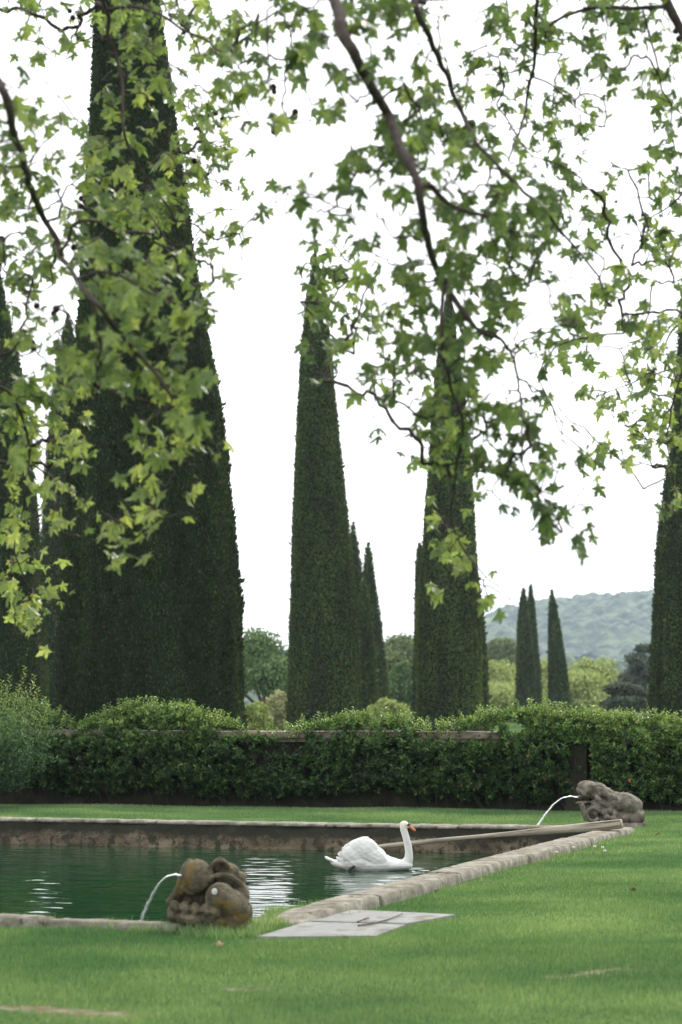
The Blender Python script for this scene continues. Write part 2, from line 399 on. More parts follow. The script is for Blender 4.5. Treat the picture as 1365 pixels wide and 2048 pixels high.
# basin walls
def wall_sheet(a, b, nrm, z0, z1, name='basin_wall'):
    a, b = np.asarray(a), np.asarray(b); ln = np.linalg.norm(b - a); nx = int(ln / .06); nz = 9
    V = []; 
    for k in range(nz + 1):
        for i in range(nx + 1):
            p_ = a + (b - a) * i / nx; z = z0 + (z1 - z0) * k / nz
            n_ = fbm((p_[0], p_[1], z * 1.6), 2.5) * .05 + fbm((p_[0], p_[1], z), 9) * .018 + (.03 if k in (3, 4, 5) else 0)
            p_ = p_ + nrm * (n_ - .02); V.append((p_[0] - C0[0], p_[1] - C0[1], z))
    Q = [(k * (nx + 1) + i, k * (nx + 1) + i + 1, (k + 1) * (nx + 1) + i + 1, (k + 1) * (nx + 1) + i) for k in range(nz) for i in range(nx)]
    n = len(V); V += [(v[0] - nrm[0] * .3, v[1] - nrm[1] * .3, v[2]) for v in V]
    Q += [tuple(n + i for i in q_)[::-1] for q_ in Q]
    return mk(name, V, [np.array(Q)], BASIN, pool, smooth=True)
wall_sheet(pp(PL, -.1)[:2], pp(PL, PW)[:2], -U, -1.1, .045)
wall_sheet(pp(-.1, 0)[:2], pp(PL + .1, 0)[:2], W, -1.1, .0)
wall_sheet(pp(0, -.1)[:2], pp(0, PW)[:2], U, -1.1, -.0)

# ------------------------------------------------------------------ paving slabs by the pool
PAVE = stone_mat('paving_stone', [(.3, (.20, .205, .20)), (.7, (.32, .325, .315))], 3, .5, .9, spots=[(4, (.15, .14, .11), .52, .68), (40, (.12, .11, .09), .62, .70)], bscale=120)
labs = ['near pale grey paving slab let into the grass, in front of its twin', 'far pale grey paving slab let into the grass, a brown stick lying on it']
for k, qd in enumerate(SLABW):
    cc = np.mean(qd, 0); n = 14; V = []; 
    for j in range(n + 1):
        for i in range(n + 1):
            s, t = i / n, j / n
            p_ = (np.array(qd[0]) * (1 - s) + np.array(qd[3]) * s) * (1 - t) + (np.array(qd[1]) * (1 - s) + np.array(qd[2]) * s) * t
            e = min(i, n - i, j, n - j); V.append((p_[0] - cc[0], p_[1] - cc[1], .026 + .002 * fbm((p_[0], p_[1], 0), 6) - (.006 if e == 0 else 0)))
    Q = [(j * (n + 1) + i, j * (n + 1) + i + 1, (j + 1) * (n + 1) + i + 1, (j + 1) * (n + 1) + i) for j in range(n) for i in range(n)]
    rim = [i for i in range(n + 1)] + [(j) * (n + 1) + n for j in range(1, n + 1)] + [n * (n + 1) + i for i in range(n - 1, -1, -1)] + [j * (n + 1) for j in range(n - 1, 0, -1)]
    b0 = len(V); V += [(V[r][0], V[r][1], -.06) for r in rim]
    Q += [(rim[i], b0 + i, b0 + (i + 1) % len(rim), rim[(i + 1) % len(rim)]) for i in range(len(rim))]
    o = mk('paving_slab', V, [np.array(Q)], PAVE); o.location = (cc[0], cc[1], 0)
    tag(o, labs[k], 'paving slab', 'grey paving slabs beside the pool')
TWIG = plain('dry_wood', (.09, .055, .035), .8, bump=.5)
for pts, r, lb in [([(717, 1853), (745, 1848), (780, 1838), (806, 1829)], .008, 'long thin brown stick lying across the paving slab'),
                   ([(716, 1844), (728, 1840), (740, 1838)], .007, 'short curled brown stick on the far paving slab')]:
    mb = MB(); P3 = [gnd(px, py, .035) + np.array([0, 0, random.uniform(0, .008)]) for px, py in pts]
    P3 = smooth_path(P3, 5); tube(mb, P3, np.linspace(r, r * .5, len(P3)), 6, wob=.3)
    tube(mb, [P3[4], P3[4] + np.array([.05, .08, .02])], [r * .5, r * .25], 5)
    o = mb.build('stick', TWIG, smooth=True); tag(o, lb, 'stick', 'sticks on the paving')

# ------------------------------------------------------------------ weathered beam
m, nt, out = new_mat('weathered_wood')
c = ramp(nt, tex(nt, 5, 8, .65, mapscale=(.25, 4, 4)), [(.3, (.08, .065, .045)), (.5, (.33, .29, .22)), (.72, (.52, .48, .40))])
c = mix(nt, ramp(nt, tex(nt, 18, 3, mapscale=(.12, 3, 3)), [(.62, (0, 0, 0)), (.67, (1, 1, 1))]), c, (.03, .02, .012))
p = N(nt, 'ShaderNodeBsdfPrincipled', Roughness=.85); L(nt, c, p.inputs['Base Color'])
b = N(nt, 'ShaderNodeBump'); b.inputs['Strength'].default_value = .7; b.inputs['Distance'].default_value = .012
L(nt, tex(nt, 8, 8, .65, mapscale=(.2, 5, 5)), b.inputs['Height']); L(nt, b.outputs[0], p.inputs['Normal']); L(nt, p.outputs[0], out.inputs[0]); WOOD = m
A = at(700, 1704, 30.4); B = at(1243, 1649, 29.3)
ax = B - A; ln = np.linalg.norm(ax); ax /= ln; sd_ = np.cross(ax, [0, 0, 1]); sd_ /= np.linalg.norm(sd_); up_ = np.cross(sd_, ax)
V = []; n = 60; prof = [(-1, -1), (-.3, -1.05), (.5, -1), (1, -.8), (1.05, .2), (1, .9), (.3, 1.05), (-.5, 1), (-1, .9), (-1.05, 0)]
for i in range(n + 1):
    t = i / n; hw = .035 + .035 * t; hh = .014 + .036 * t + .008 * math.sin(t * 9)
    for (a_, b_) in prof:
        r = 1 + .10 * fbm((t * ln * 1.3, a_ * 2, b_ * 2), 1.6) + (.12 * fbm((t * 30, a_, b_), 1) if i in (0, n) else 0)
        V.append(np.array([t * ln, a_ * hw * r, b_ * hh * r + .012 * math.sin(t * 5)]))
k = len(prof)
Q = [(i * k + j, i * k + (j + 1) % k, (i + 1) * k + (j + 1) % k, (i + 1) * k + j) for i in range(n) for j in range(k)]
V.append(np.array([-.02, 0, 0])); V.append(np.array([ln + .01, 0, 0]))
T = [(len(V) - 2, (j + 1) % k, j) for j in range(k)] + [(len(V) - 1, n * k + j, n * k + (j + 1) % k) for j in range(k)]
o = mk('wooden_beam', V, [np.array(Q), np.array(T)], WOOD, smooth=True)
o.matrix_world = Matrix(((ax[0], sd_[0], up_[0], A[0]), (ax[1], sd_[1], up_[1], A[1]), (ax[2], sd_[2], up_[2], A[2] + .02), (0, 0, 0, 1)))
tag(o, 'long weathered grey beam slanting from the pool corner down into the water behind the swan', 'wooden beam')

# ------------------------------------------------------------------ sculpted solids (ellipsoids fused by voxel remesh)
def ell(mb, c, r, rot=(0, 0, 0), seg=20):
    M = Matrix.Rotation(rot[2], 3, 'Z') @ Matrix.Rotation(rot[1], 3, 'Y') @ Matrix.Rotation(rot[0], 3, 'X'); M = np.array(M)
    V = []; 
    for i in range(1, seg // 2):
        ph = math.pi * i / (seg // 2)
        for j in range(seg):
            t = 2 * math.pi * j / seg; V.append((math.sin(ph) * math.cos(t), math.sin(ph) * math.sin(t), math.cos(ph)))
    rows = seg // 2 - 1; Q = [(i * seg + j, (i + 1) * seg + j, (i + 1) * seg + (j + 1) % seg, i * seg + (j + 1) % seg) for i in range(rows - 1) for j in range(seg)]
    V += [(0, 0, 1), (0, 0, -1)]; a, b = len(V) - 2, len(V) - 1
    T = [(a, j, (j + 1) % seg) for j in range(seg)] + [(b, (rows - 1) * seg + (j + 1) % seg, (rows - 1) * seg + j) for j in range(seg)]
    V = (np.array(V) * np.array(r)) @ M.T + np.array(c); mb.add(V, Q, T)
def fuse(mb, name, mat, parent, voxel, smooth_it=6, disp=None, loc=(0, 0, 0), rotz=0, sf=.6):
    o = mb.build(name + '_src', None)
    r = o.modifiers.new('r', 'REMESH'); r.mode = 'VOXEL'; r.voxel_size = voxel
    s = o.modifiers.new('s', 'SMOOTH'); s.iterations = smooth_it; s.factor = sf
    dg = bpy.context.evaluated_depsgraph_get(); dg.update()
    me = bpy.data.meshes.new_from_object(o.evaluated_get(dg))
    bpy.data.objects.remove(o)
    if disp:
        nv = len(me.vertices); P = np.zeros(nv * 3, np.float32); Nn = np.zeros(nv * 3, np.float32)
        me.vertices.foreach_get('co', P); me.vertices.foreach_get('normal', Nn); P = P.reshape(-1, 3); Nn = Nn.reshape(-1, 3)
        D = np.array([disp(q_) for q_ in P]); P = P + Nn * D[:, None]; me.vertices.foreach_set('co', P.astype(np.float32).ravel())
    me.polygons.foreach_set('use_smooth', np.ones(len(me.polygons), bool)); me.materials.clear(); me.materials.append(mat); me.update(); me.name = name
    o = bpy.data.objects.new(name, me); COL.objects.link(o)
    if parent: o.parent = parent
    o.location = loc; o.rotation_euler = (0, 0, rotz); return o

STATUE_A = stone_mat('old_stone_ochre', [(.25, (.028, .025, .016)), (.5, (.115, .10, .065)), (.75, (.28, .25, .18))], 9, .9, spots=[(4.5, (.19, .115, .022), .56, .64), (26, (.36, .33, .27), .70, .74)], bscale=60)
STATUE_B = stone_mat('old_stone_grey', [(.25, (.04, .036, .028)), (.5, (.17, .15, .12)), (.75, (.38, .345, .285))], 9, .9, spots=[(5.5, (.28, .15, .04), .68, .72), (3, (.05, .045, .025), .58, .70)], bscale=60)
WHITE_SPOT = plain('pale_lichen', (.55, .55, .52), .9)
# near fountain: image-plane frame (x right, z up) at 284 px/m, y = depth away
sA = 4835 / 17.15
def fA(px, py, y=0.0): return ((px - 420) / sA, y, (1866 - py) / sA)
mb = MB()
ell(mb, fA(393, 1757, .02), (.105, .13, .125))                         # brow / forehead dome
ell(mb, fA(374, 1745, .04), (.045, .10, .085), (0, .25, 0))
ell(mb, fA(366, 1772, .04), (.035, .09, .10), (0, .3, 0))
ell(mb, fA(372, 1800, .10), (.05, .08, .09))
ell(mb, fA(395, 1798, .12), (.10, .09, .10))                          # mouth core (set back)
ell(mb, fA(437, 1737, .08), (.065, .09, .06))
ell(mb, fA(458, 1748, .10), (.075, .10, .06), (0, .5, 0))
ell(mb, fA(475, 1772, .10), (.05, .10, .085), (0, .4, 0))
ell(mb, fA(436, 1726, .05), (.032, .04, .026))
ell(mb, fA(418, 1755, -.02), (.035, .05, .05))
ell(mb, fA(409, 1768, -.06), (.028, .045, .04))
ell(mb, fA(422, 1770, .14), (.07, .08, .12)); ell(mb, fA(452, 1762, .07), (.09, .09, .07)); ell(mb, fA(482, 1796, .03), (.055, .12, .09)); ell(mb, fA(441, 1795, -.12), (.108, .13, .105))                       # round flank nearest the viewer
ell(mb, fA(462, 1808, -.10), (.115, .14, .105), (0, .35, 0))
ell(mb, fA(480, 1824, -.05), (.09, .15, .10))
ell(mb, fA(337, 1811, .06), (.03, .05, .042), (0, -.5, 0))            # lower jaw nub
ell(mb, fA(352, 1800, .08), (.035, .06, .08), (0, .5, 0))
for i, px in enumerate((350, 371, 392, 413, 432)):
    ell(mb, fA(px, 1816 + i * 2, -.07 - .02 * i), (.040, .09, .052), (0, -.35, 0)); ell(mb, fA(px - 6, 1834 + i * 1, -.10 - .01 * i), (.036, .08, .032), (0, .2, 0))
ell(mb, fA(345, 1826, .0), (.05, .09, .04))
ell(mb, fA(415, 1841, 0), (.29, .20, .055)); ell(mb, fA(470, 1838, -.02), (.125, .18, .08)); ell(mb, fA(390, 1838, -.05), (.2, .14, .05))
ell(mb, fA(425, 1862, .03), (.25, .17, .05))
def dispA(q_): return .003 * fbm(q_, 9) + .003 * fbm(q_, 26) + .003 * fbm(q_, 60)
def spline_into(pts, k=10):
    P_ = smooth_path([(*fA(a, b_, y_), rr_) for a, b_, y_, rr_ in pts], 6); tube(mb, P_[:, :3], P_[:, 3], k)
spline_into([(378, 1722, .02, .014), (366, 1738, -.02, .020), (359, 1758, -.03, .021), (353, 1778, -.02, .020), (343, 1797, .0, .022), (333, 1813, .02, .020)])
spline_into([(404, 1782, -.07, .014), (409, 1766, -.09, .016), (424, 1755, -.08, .018), (444, 1752, -.06, .020), (466, 1760, -.05, .022), (484, 1776, -.03, .024), (494, 1800, .0, .024)])
spline_into([(416, 1752, -.02, .016), (421, 1736, -.03, .018), (432, 1727, -.03, .018), (446, 1728, -.02, .018), (457, 1738, -.01, .018)])
spline_into([(386, 1792, -.02, .014), (372, 1786, -.03, .014), (362, 1776, -.04, .012)])
for i_ in range(5):
    cx_, cz_ = 349 + i_ * 20, 1820 + i_ * 2
    spline_into([(cx_ + 8.5 * math.cos(t_) * (1 - .09 * j_), cz_ + 9 * math.sin(t_) * (1 - .09 * j_), -.135 - .02 * i_, .010) for j_, t_ in enumerate(np.linspace(-2.8, 2.2, 7))], 8)
gA = gnd(420, 1866)
stA = thing('fountain_statue', 'lichen-stained stone dolphin fountain at the near corner of the pool, seen from behind', 'fountain statue', (gA[0], gA[1] + .12, .0), 'stone dolphin fountains spouting into the pool')
fuse(mb, 'body', STATUE_A, stA, .007, 2, dispA)
mb = MB(); ell(mb, fA(431, 1781, -.243), (.021, .008, .024), seg=12); mb.build('lichen_spot', WHITE_SPOT, stA, True)
for (a_, b_, yy) in ((0, 0, 0),):
    v, q_ = slab_mesh(.44, .30, .10, 91); v[:, 0] -= .2; v[:, 1] -= .12; v[:, 2] += .05
    mk('plinth', v + np.array([.02, .04, 0]), [q_], STATUE_A, stA, smooth=True)
# far fountain in profile, at 154 px/m
sB = 4835 / 30.9
def fB(px, py, y=0.0): return ((px - 1222) / sB, y, (1655 - py) / sB)
mb = MB()
ell(mb, fB(1179, 1576), (.135, .17, .10), (0, .2, 0)); ell(mb, fB(1168, 1572), (.075, .13, .06)); ell(mb, fB(1192, 1583), (.11, .15, .10))
ell(mb, fB(1164, 1582), (.055, .13, .05)); ell(mb, fB(1159, 1579, 0), (.035, .10, .028)); ell(mb, fB(1174, 1591), (.09, .12, .038)); ell(mb, fB(1160, 1594), (.05, .08, .020))
ell(mb, fB(1168, 1605), (.105, .10, .019), (0, -.10, 0)); ell(mb, fB(1190, 1606), (.05, .08, .035))
for s in (-1, 1):
    for i in range(10):                                                # eye ring
        t = i / 10 * 6.283; ell(mb, fB(1167 + 4.2 * math.cos(t), 1586 + 4.2 * math.sin(t), s * .135), (.011, .014, .011), seg=8)
    ell(mb, fB(1167, 1586, s * .13), (.016, .016, .016), seg=10)
    for i in range(15):                                                # scrolled fin under the jaw
        t = .6 + i / 14 * 4.9; rr = 14 - i * .12; ell(mb, fB(1186 + rr * math.cos(t), 1629 - rr * math.sin(t) * 1.0, s * .12), (.026, .05, .026), seg=10)
    for i in range(9):
        t = i / 8; ell(mb, fB(1166 + t * 8, 1612 + t * 26, s * .10), (.028, .06, .030), seg=10)
    ell(mb, fB(1190, 1626, s * .10), (.05, .03, .035), (0, .9, 0), 10); ell(mb, fB(1182, 1622, s * .105), (.03, .03, .05), (0, .2, 0), 10)
    for i, (a_, b_) in enumerate([(1196, 1580), (1206, 1584), (1216, 1590), (1199, 1600), (1208, 1606), (1217, 1611), (1228, 1594)]):
        ell(mb, fB(a_, b_, s * .14), (.035, .04, .085), (0, -.5 - .1 * i, 0), 12)   # mane folds
    for i, (a_, b_) in enumerate([(1208, 1624), (1220, 1620), (1231, 1627), (1214, 1634), (1227, 1637)]):
        ell(mb, fB(a_, b_, s * .14), (.05, .05, .042), (0, .4, 0), 12)
ell(mb, fB(1188, 1625), (.08, .06, .12)); ell(mb, fB(1205, 1610), (.13, .14, .15)); ell(mb, fB(1215, 1585), (.12, .12, .07), (0, .45, 0)); ell(mb, fB(1200, 1572), (.1, .10, .045), (0, .2, 0))
ell(mb, fB(1232, 1603), (.16, .17, .135), (0, .3, 0)); ell(mb, fB(1255, 1606), (.19, .17, .135), (0, .22, 0)); ell(mb, fB(1268, 1612), (.135, .16, .13), (0, .2, 0))
ell(mb, fB(1236, 1634), (.17, .15, .08)); ell(mb, fB(1268, 1637), (.165, .17, .095)); ell(mb, fB(1278, 1632), (.10, .16, .10)); ell(mb, fB(1210, 1640), (.15, .13, .05))
def dispB(q_): return .005 * fbm(q_, 8) + .006 * fbm(q_, 22) + .005 * fbm(q_, 50)
gB = gnd(1222, 1655)
stB = thing('fountain_statue', 'grey stone dolphin fountain in profile at the far corner of the pool, below the hedge', 'fountain statue', (gB[0], gB[1] + .1, .0), 'stone dolphin fountains spouting into the pool')
fuse(mb, 'body', STATUE_B, stB, .010, 1, dispB, sf=.5)
v, q_ = slab_mesh(.62, .40, .16, 95, cell=.05); v[:, 0] -= .20; v[:, 1] -= .2; v[:, 2] += .06
mk('plinth', v + np.array([.05, .0, 0]), [q_], STATUE_B, stB, smooth=True)

# ------------------------------------------------------------------ water jets
m, nt, out = new_mat('falling_water')
p = N(nt, 'ShaderNodeBsdfPrincipled', Roughness=.12); p.inputs['Base Color'].default_value = (.88, .91, .92, 1); p.inputs['IOR'].default_value = 1.33; p.inputs['Transmission Weight'].default_value = .6
L(nt, p.outputs[0], out.inputs[0]); JET = m
def jet(pts, Y0, Y1, r, lab, z_end):
    n = len(pts); P3 = [at(px, py, Y0 + (Y1 - Y0) * i / (n - 1)) for i, (px, py) in enumerate(pts)]
    P3 = smooth_path(P3, 14); k = len(P3); R = []
    for i in range(k):
        t = i / (k - 1); R.append(r * (1.15 - .35 * t) * (1 + (.15 + .5 * t) * math.sin(i * 1.9 + 2 * math.sin(i * .7)) * .6))
        P3[i] += rng.normal(0, r * .25 * t, 3)
    mb = MB()
    for st in range(4):
        ph = st * 1.57; off3 = np.array([[math.cos(ph + i * .33) * r * .55, math.sin(ph + i * .33) * r * .5, math.sin(ph + i * .4) * r * .5] for i in range(k)]) * np.linspace(.5, 1.6, k)[:, None]
        tube(mb, P3 + off3, np.array(R) * (.52 + .22 * np.sin(np.arange(k) * .9 + ph)), 6, wob=.4)
    for i in range(70):                                                # broken drops near the fall
        t = random.uniform(.45, 1); p_ = P3[int(t * (k - 1))] + rng.normal(0, r * 2.0 * t, 3); ell(mb, p_, [r * random.uniform(.12, .35)] * 3, seg=6)
    off = P3[0]; o = mb.build('water_jet', JET, None, True, off); o.location = off; tag(o, lab, 'water jet', 'jets of water from the stone fountains')
    # splash foam
    mb = MB(); 
    for i in range(110):
        a_ = random.random() * 6.28; rr = abs(random.gauss(0, .05)); ell(mb, (P3[-1][0] + math.cos(a_) * rr, P3[-1][1] + math.sin(a_) * rr, WZ + abs(random.gauss(0, .02))), [random.uniform(.003, .009)] * 3, seg=6)
    o2 = mb.build('splash', JET, None, True); tag(o2, 'small splash of drops where the ' + ('near' if Y0 < 20 else 'far') + ' fountain jet meets the pool', 'splash', 'splashes under the jets')
jet([(362, 1751), (350, 1749), (332, 1755), (316, 1772), (302, 1797), (290, 1822), (284, 1838), (280, 1856)], 17.35, 18.4, .0085, 'curved white water jet pouring from the near stone fountain', WZ)
jet([(1156, 1595), (1140, 1593), (1122, 1598), (1104, 1613), (1086, 1636), (1071, 1660), (1061, 1683), (1056, 1697)], 31.0, 30.3, .010, 'curved white water jet pouring from the far stone fountain', WZ)

# ------------------------------------------------------------------ swan
m, nt, out = new_mat('white_feathers')
p = N(nt, 'ShaderNodeBsdfPrincipled', Roughness=.75); p.inputs['Specular IOR Level'].default_value = .2
c = ramp(nt, tex(nt, 7, 4), [(.35, (.56, .56, .53)), (.65, (.63, .63, .61))])
tc = nt.nodes.new('ShaderNodeTexCoord'); sx = nt.nodes.new('ShaderNodeSeparateXYZ'); L(nt, tc.outputs['Object'], sx.inputs[0])
r_ = ramp(nt, sx.outputs[2], [(.40, (0, 0, 0)), (.52, (1, 1, 1))]); c = mix(nt, r_, c, (.70, .67, .56))
L(nt, c, p.inputs['Base Color'])
b = N(nt, 'ShaderNodeBump'); b.inputs['Strength'].default_value = .35; b.inputs['Distance'].default_value = .012
L(nt, tex(nt, 16, 4, .6, mapscale=(.6, 1, 1.8)), b.inputs['Height']); L(nt, b.outputs[0], p.inputs['Normal']); L(nt, p.outputs[0], out.inputs[0]); FEATHER = m
SY = (H - WZ) * 4835 / 341; sS = 4835 / SY
gS = gnd(745, 1741, WZ)
swan = thing('swan', 'white mute swan swimming to the right on the dark green pool, orange bill', 'swan', (gS[0], gS[1], WZ))
def fS(px, py, y=0.0): return ((px - 745) / sS, y, (1741 - py) / sS)
mb = MB()
# hull
ell(mb, fS(742, 1729), (.36, .185, .115)); ell(mb, fS(782, 1731), (.24, .155, .075)); ell(mb, fS(804, 1731), (.125, .10, .062)); ell(mb, fS(718, 1724), (.24, .19, .13))
ell(mb, fS(735, 1714), (.22, .17, .14)); ell(mb, fS(765, 1722), (.16, .14, .085), (0, .35, 0))
ell(mb, fS(690, 1731), (.17, .12, .055), (0, .25, 0)); ell(mb, fS(670, 1724), (.13, .07, .022), (0, .42, 0)); ell(mb, fS(662, 1719.5), (.085, .04, .011), (0, .52, 0))
# raised wings
for s in (-1, 1):
    ell(mb, fS(731, 1701, s * .10), (.165, .085, .14), (s * .15, .45, 0)); ell(mb, fS(722, 1697, s * .105), (.14, .07, .11), (s * .2, 0, 0))
    ell(mb, fS(748, 1713, s * .125), (.175, .06, .10), (s * .1, .6, 0)); ell(mb, fS(712, 1708, s * .12), (.16, .06, .115), (s * .15, -.1, 0))
    for i, (a_, b_, ang, l_) in enumerate([(703, 1690, -.25, .095), (699, 1696, -.1, .09), (697, 1703, .15, .085), (693, 1710, .4, .09), (689, 1717, .65, .10), (710, 1684, -.35, .085), (718, 1681, -.45, .08), (727, 1679, -.3, .07), (686, 1724, .6, .1)]):
        ell(mb, fS(a_, b_, s * (.075 + .008 * (i % 3))), (l_, .018, .022), (0, ang, s * .12), 12)
neck = smooth_path([(*fS(800, 1736), .055), (*fS(811, 1729), .066), (*fS(817.5, 1719), .054), (*fS(818.5, 1705), .044), (*fS(816.5, 1690), .042), (*fS(812.5, 1674), .040), (*fS(808.5, 1660), .040), (*fS(807.5, 1651), .041)], 8)
tube(mb, neck[:, :3], neck[:, 3], 16)
ell(mb, fS(809.5, 1650), (.052, .041, .045), (0, .15, 0)); ell(mb, fS(814, 1651.5), (.038, .032, .033), (0, .5, 0))
def dS(q_):
    d = .0015 * fbm(q_, 25)
    if q_[2] > .06 and q_[0] < .18: d += .0016 * math.sin(q_[0] * 60 + q_[2] * 85 + 3 * fbm(q_, 6)) * max(0, min(1, (.22 - q_[0]) * 5)) * .7
    if q_[2] > .05 and q_[0] < .2 and abs(q_[1]) > .06:
        vv = q_[2] * 17 - q_[0] * 9 + .5 * fbm(q_, 5); row = math.floor(vv); fr = vv - row; uu = q_[0] * 11 + q_[2] * 5 + .6 * fbm(q_, 6) + row * .5
        d += .0022 * (1 - fr) * abs(math.cos(math.pi * uu)) ** .6 * min(1, (.2 - q_[0]) * 6) * min(1, (q_[2] - .05) * 12)
    return d
fuse(mb, 'body', FEATHER, swan, .006, 3, dS)
BILL = plain('orange_bill', (.55, .17, .06), .4); BLK = plain('black_skin', (.012, .011, .011), .45)
mb = MB(); bp = smooth_path([(*fS(816.5, 1651.5), .026), (*fS(821, 1654.5), .021), (*fS(826, 1658), .016), (*fS(830.5, 1661), .012), (*fS(832, 1662.4), .005)], 6)
tube(mb, bp[:, :3], bp[:, 3], 12); o = mb.build('bill', BILL, swan, True)
mb = MB(); ell(mb, fS(817.3, 1650.8), (.020, .029, .029), (0, .65, 0), 14); ell(mb, fS(820, 1650.6), (.022, .014, .013), (0, .65, 0), 12)
for s in (-1, 1): ell(mb, fS(815.3, 1650.6, s * .022), (.020, .013, .012), (0, .5, s * -.25), 10); ell(mb, fS(820, 1656.5, s * .010), (.026, .010, .006), (0, .65, 0), 10)
ell(mb, fS(831.3, 1662), (.006, .007, .006), seg=8)
mb.build('face_mask', BLK, swan, True)
for s in (-1, 1):
    mb = MB(); ell(mb, fS(812.5, 1649.8, s * .036), (.0055, .005, .0055), seg=10); mb.build('eye', BLK, swan, True)
mb = MB(); ft = smooth_path([(*fS(710, 1730, -.165), .013), (*fS(705, 1733, -.185), .017), (*fS(700, 1737, -.19), .022), (*fS(697, 1743, -.19), .02)], 5); tube(mb, ft[:, :3], ft[:, 3], 8, wob=.1); mb.build('foot', BLK, swan, True)

# ------------------------------------------------------------------ garden wall
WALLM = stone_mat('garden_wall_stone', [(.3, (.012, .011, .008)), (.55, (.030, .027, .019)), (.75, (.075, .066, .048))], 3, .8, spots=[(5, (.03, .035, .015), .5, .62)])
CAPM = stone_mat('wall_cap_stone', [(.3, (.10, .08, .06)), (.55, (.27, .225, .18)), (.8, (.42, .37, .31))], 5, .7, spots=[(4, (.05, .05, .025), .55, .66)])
def wy(x): return 37.45 - .315 * x
WD = np.array([math.cos(TH), -math.sin(TH)]); WN = np.array([-math.sin(TH), -math.cos(TH)])   # along, towards viewer
W0 = np.array([0., 37.45])
gw_ = thing('garden_wall', 'low stone garden wall with moulded cap, mostly hidden under shrubs', 'wall', (0, 37.45, 0))
def wbox(a0, a1, d0, d1, z0, z1, name, mat, par, cell=.12, amp=.012):
    nx = max(2, int((a1 - a0) / cell)); V = []; Q = []
    sec = [(d1, z0), (d1, z0 * .5 + z1 * .5), (d1, z1), (d0 * .5 + d1 * .5, z1 + .004), (d0, z1), (d0, z0)]
    for i in range(nx + 1):
        t = a0 + (a1 - a0) * i / nx
        for (d, z) in sec:
            p_ = WD * t + WN * (d + amp * fbm((t, d, z), 3)); V.append((p_[0], p_[1], z + amp * fbm((t, z, d), 2.3) * (1 if z > .1 else 0)))
    k = len(sec)
    Q = [(i * k + j, i * k + (j + 1) % k, (i + 1) * k + (j + 1) % k, (i + 1) * k + j) for i in range(nx) for j in range(k)]
    me = [tuple(range(k))[::-1], tuple(range(nx * k, nx * k + k))]
    return mk(name, V, [np.array(Q), np.array(me)], mat, par)
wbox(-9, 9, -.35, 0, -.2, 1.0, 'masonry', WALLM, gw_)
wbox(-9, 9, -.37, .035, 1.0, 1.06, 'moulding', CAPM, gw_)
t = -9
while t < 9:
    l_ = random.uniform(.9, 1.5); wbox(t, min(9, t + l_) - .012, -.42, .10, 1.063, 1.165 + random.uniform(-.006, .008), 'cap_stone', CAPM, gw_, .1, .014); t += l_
xg = at(1160, 1500, 36)[0]; wbox(xg / WD[0] - .17, xg / WD[0] + .17, 0.002, .16, -.1, 1.0, 'pillar', WALLM, gw_)

# ------------------------------------------------------------------ shrubs on the wall
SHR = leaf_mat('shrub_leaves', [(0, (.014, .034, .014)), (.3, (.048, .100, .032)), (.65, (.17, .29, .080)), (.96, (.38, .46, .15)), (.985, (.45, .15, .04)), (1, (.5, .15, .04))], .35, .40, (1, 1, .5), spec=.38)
STEM = plain('shrub_stem', (.022, .018, .012), .9, bump=.4)
top_prof = np.array([(-60, 1380), (0, 1395), (60, 1415), (100, 1440), (135, 1452), (190, 1428), (230, 1414), (300, 1412), (380, 1420), (420, 1436), (470, 1446), (510, 1462), (560, 1470), (590, 1456), (620, 1446), (660, 1440), (740, 1430), (800, 1440), (850, 1452), (900, 1450), (950, 1432), (1000, 1424), (1060, 1416), (1120, 1424), (1200, 1432), (1300, 1436), (1365, 1442), (1440, 1440)])
expo = [(40, 205, 1457, 1468, .8), (285, 380, 1456, 1468, .75), (432, 610, 1454, 1471, .85), (610, 745, 1457, 1467, .6), (540, 606, 1473, 1512, .75), (835, 1000, 1454, 1484, .84), (745, 835, 1457, 1467, .5), (1138, 1182, 1486, 1600, .93), (-60, 60, 1475, 1520, .5)]
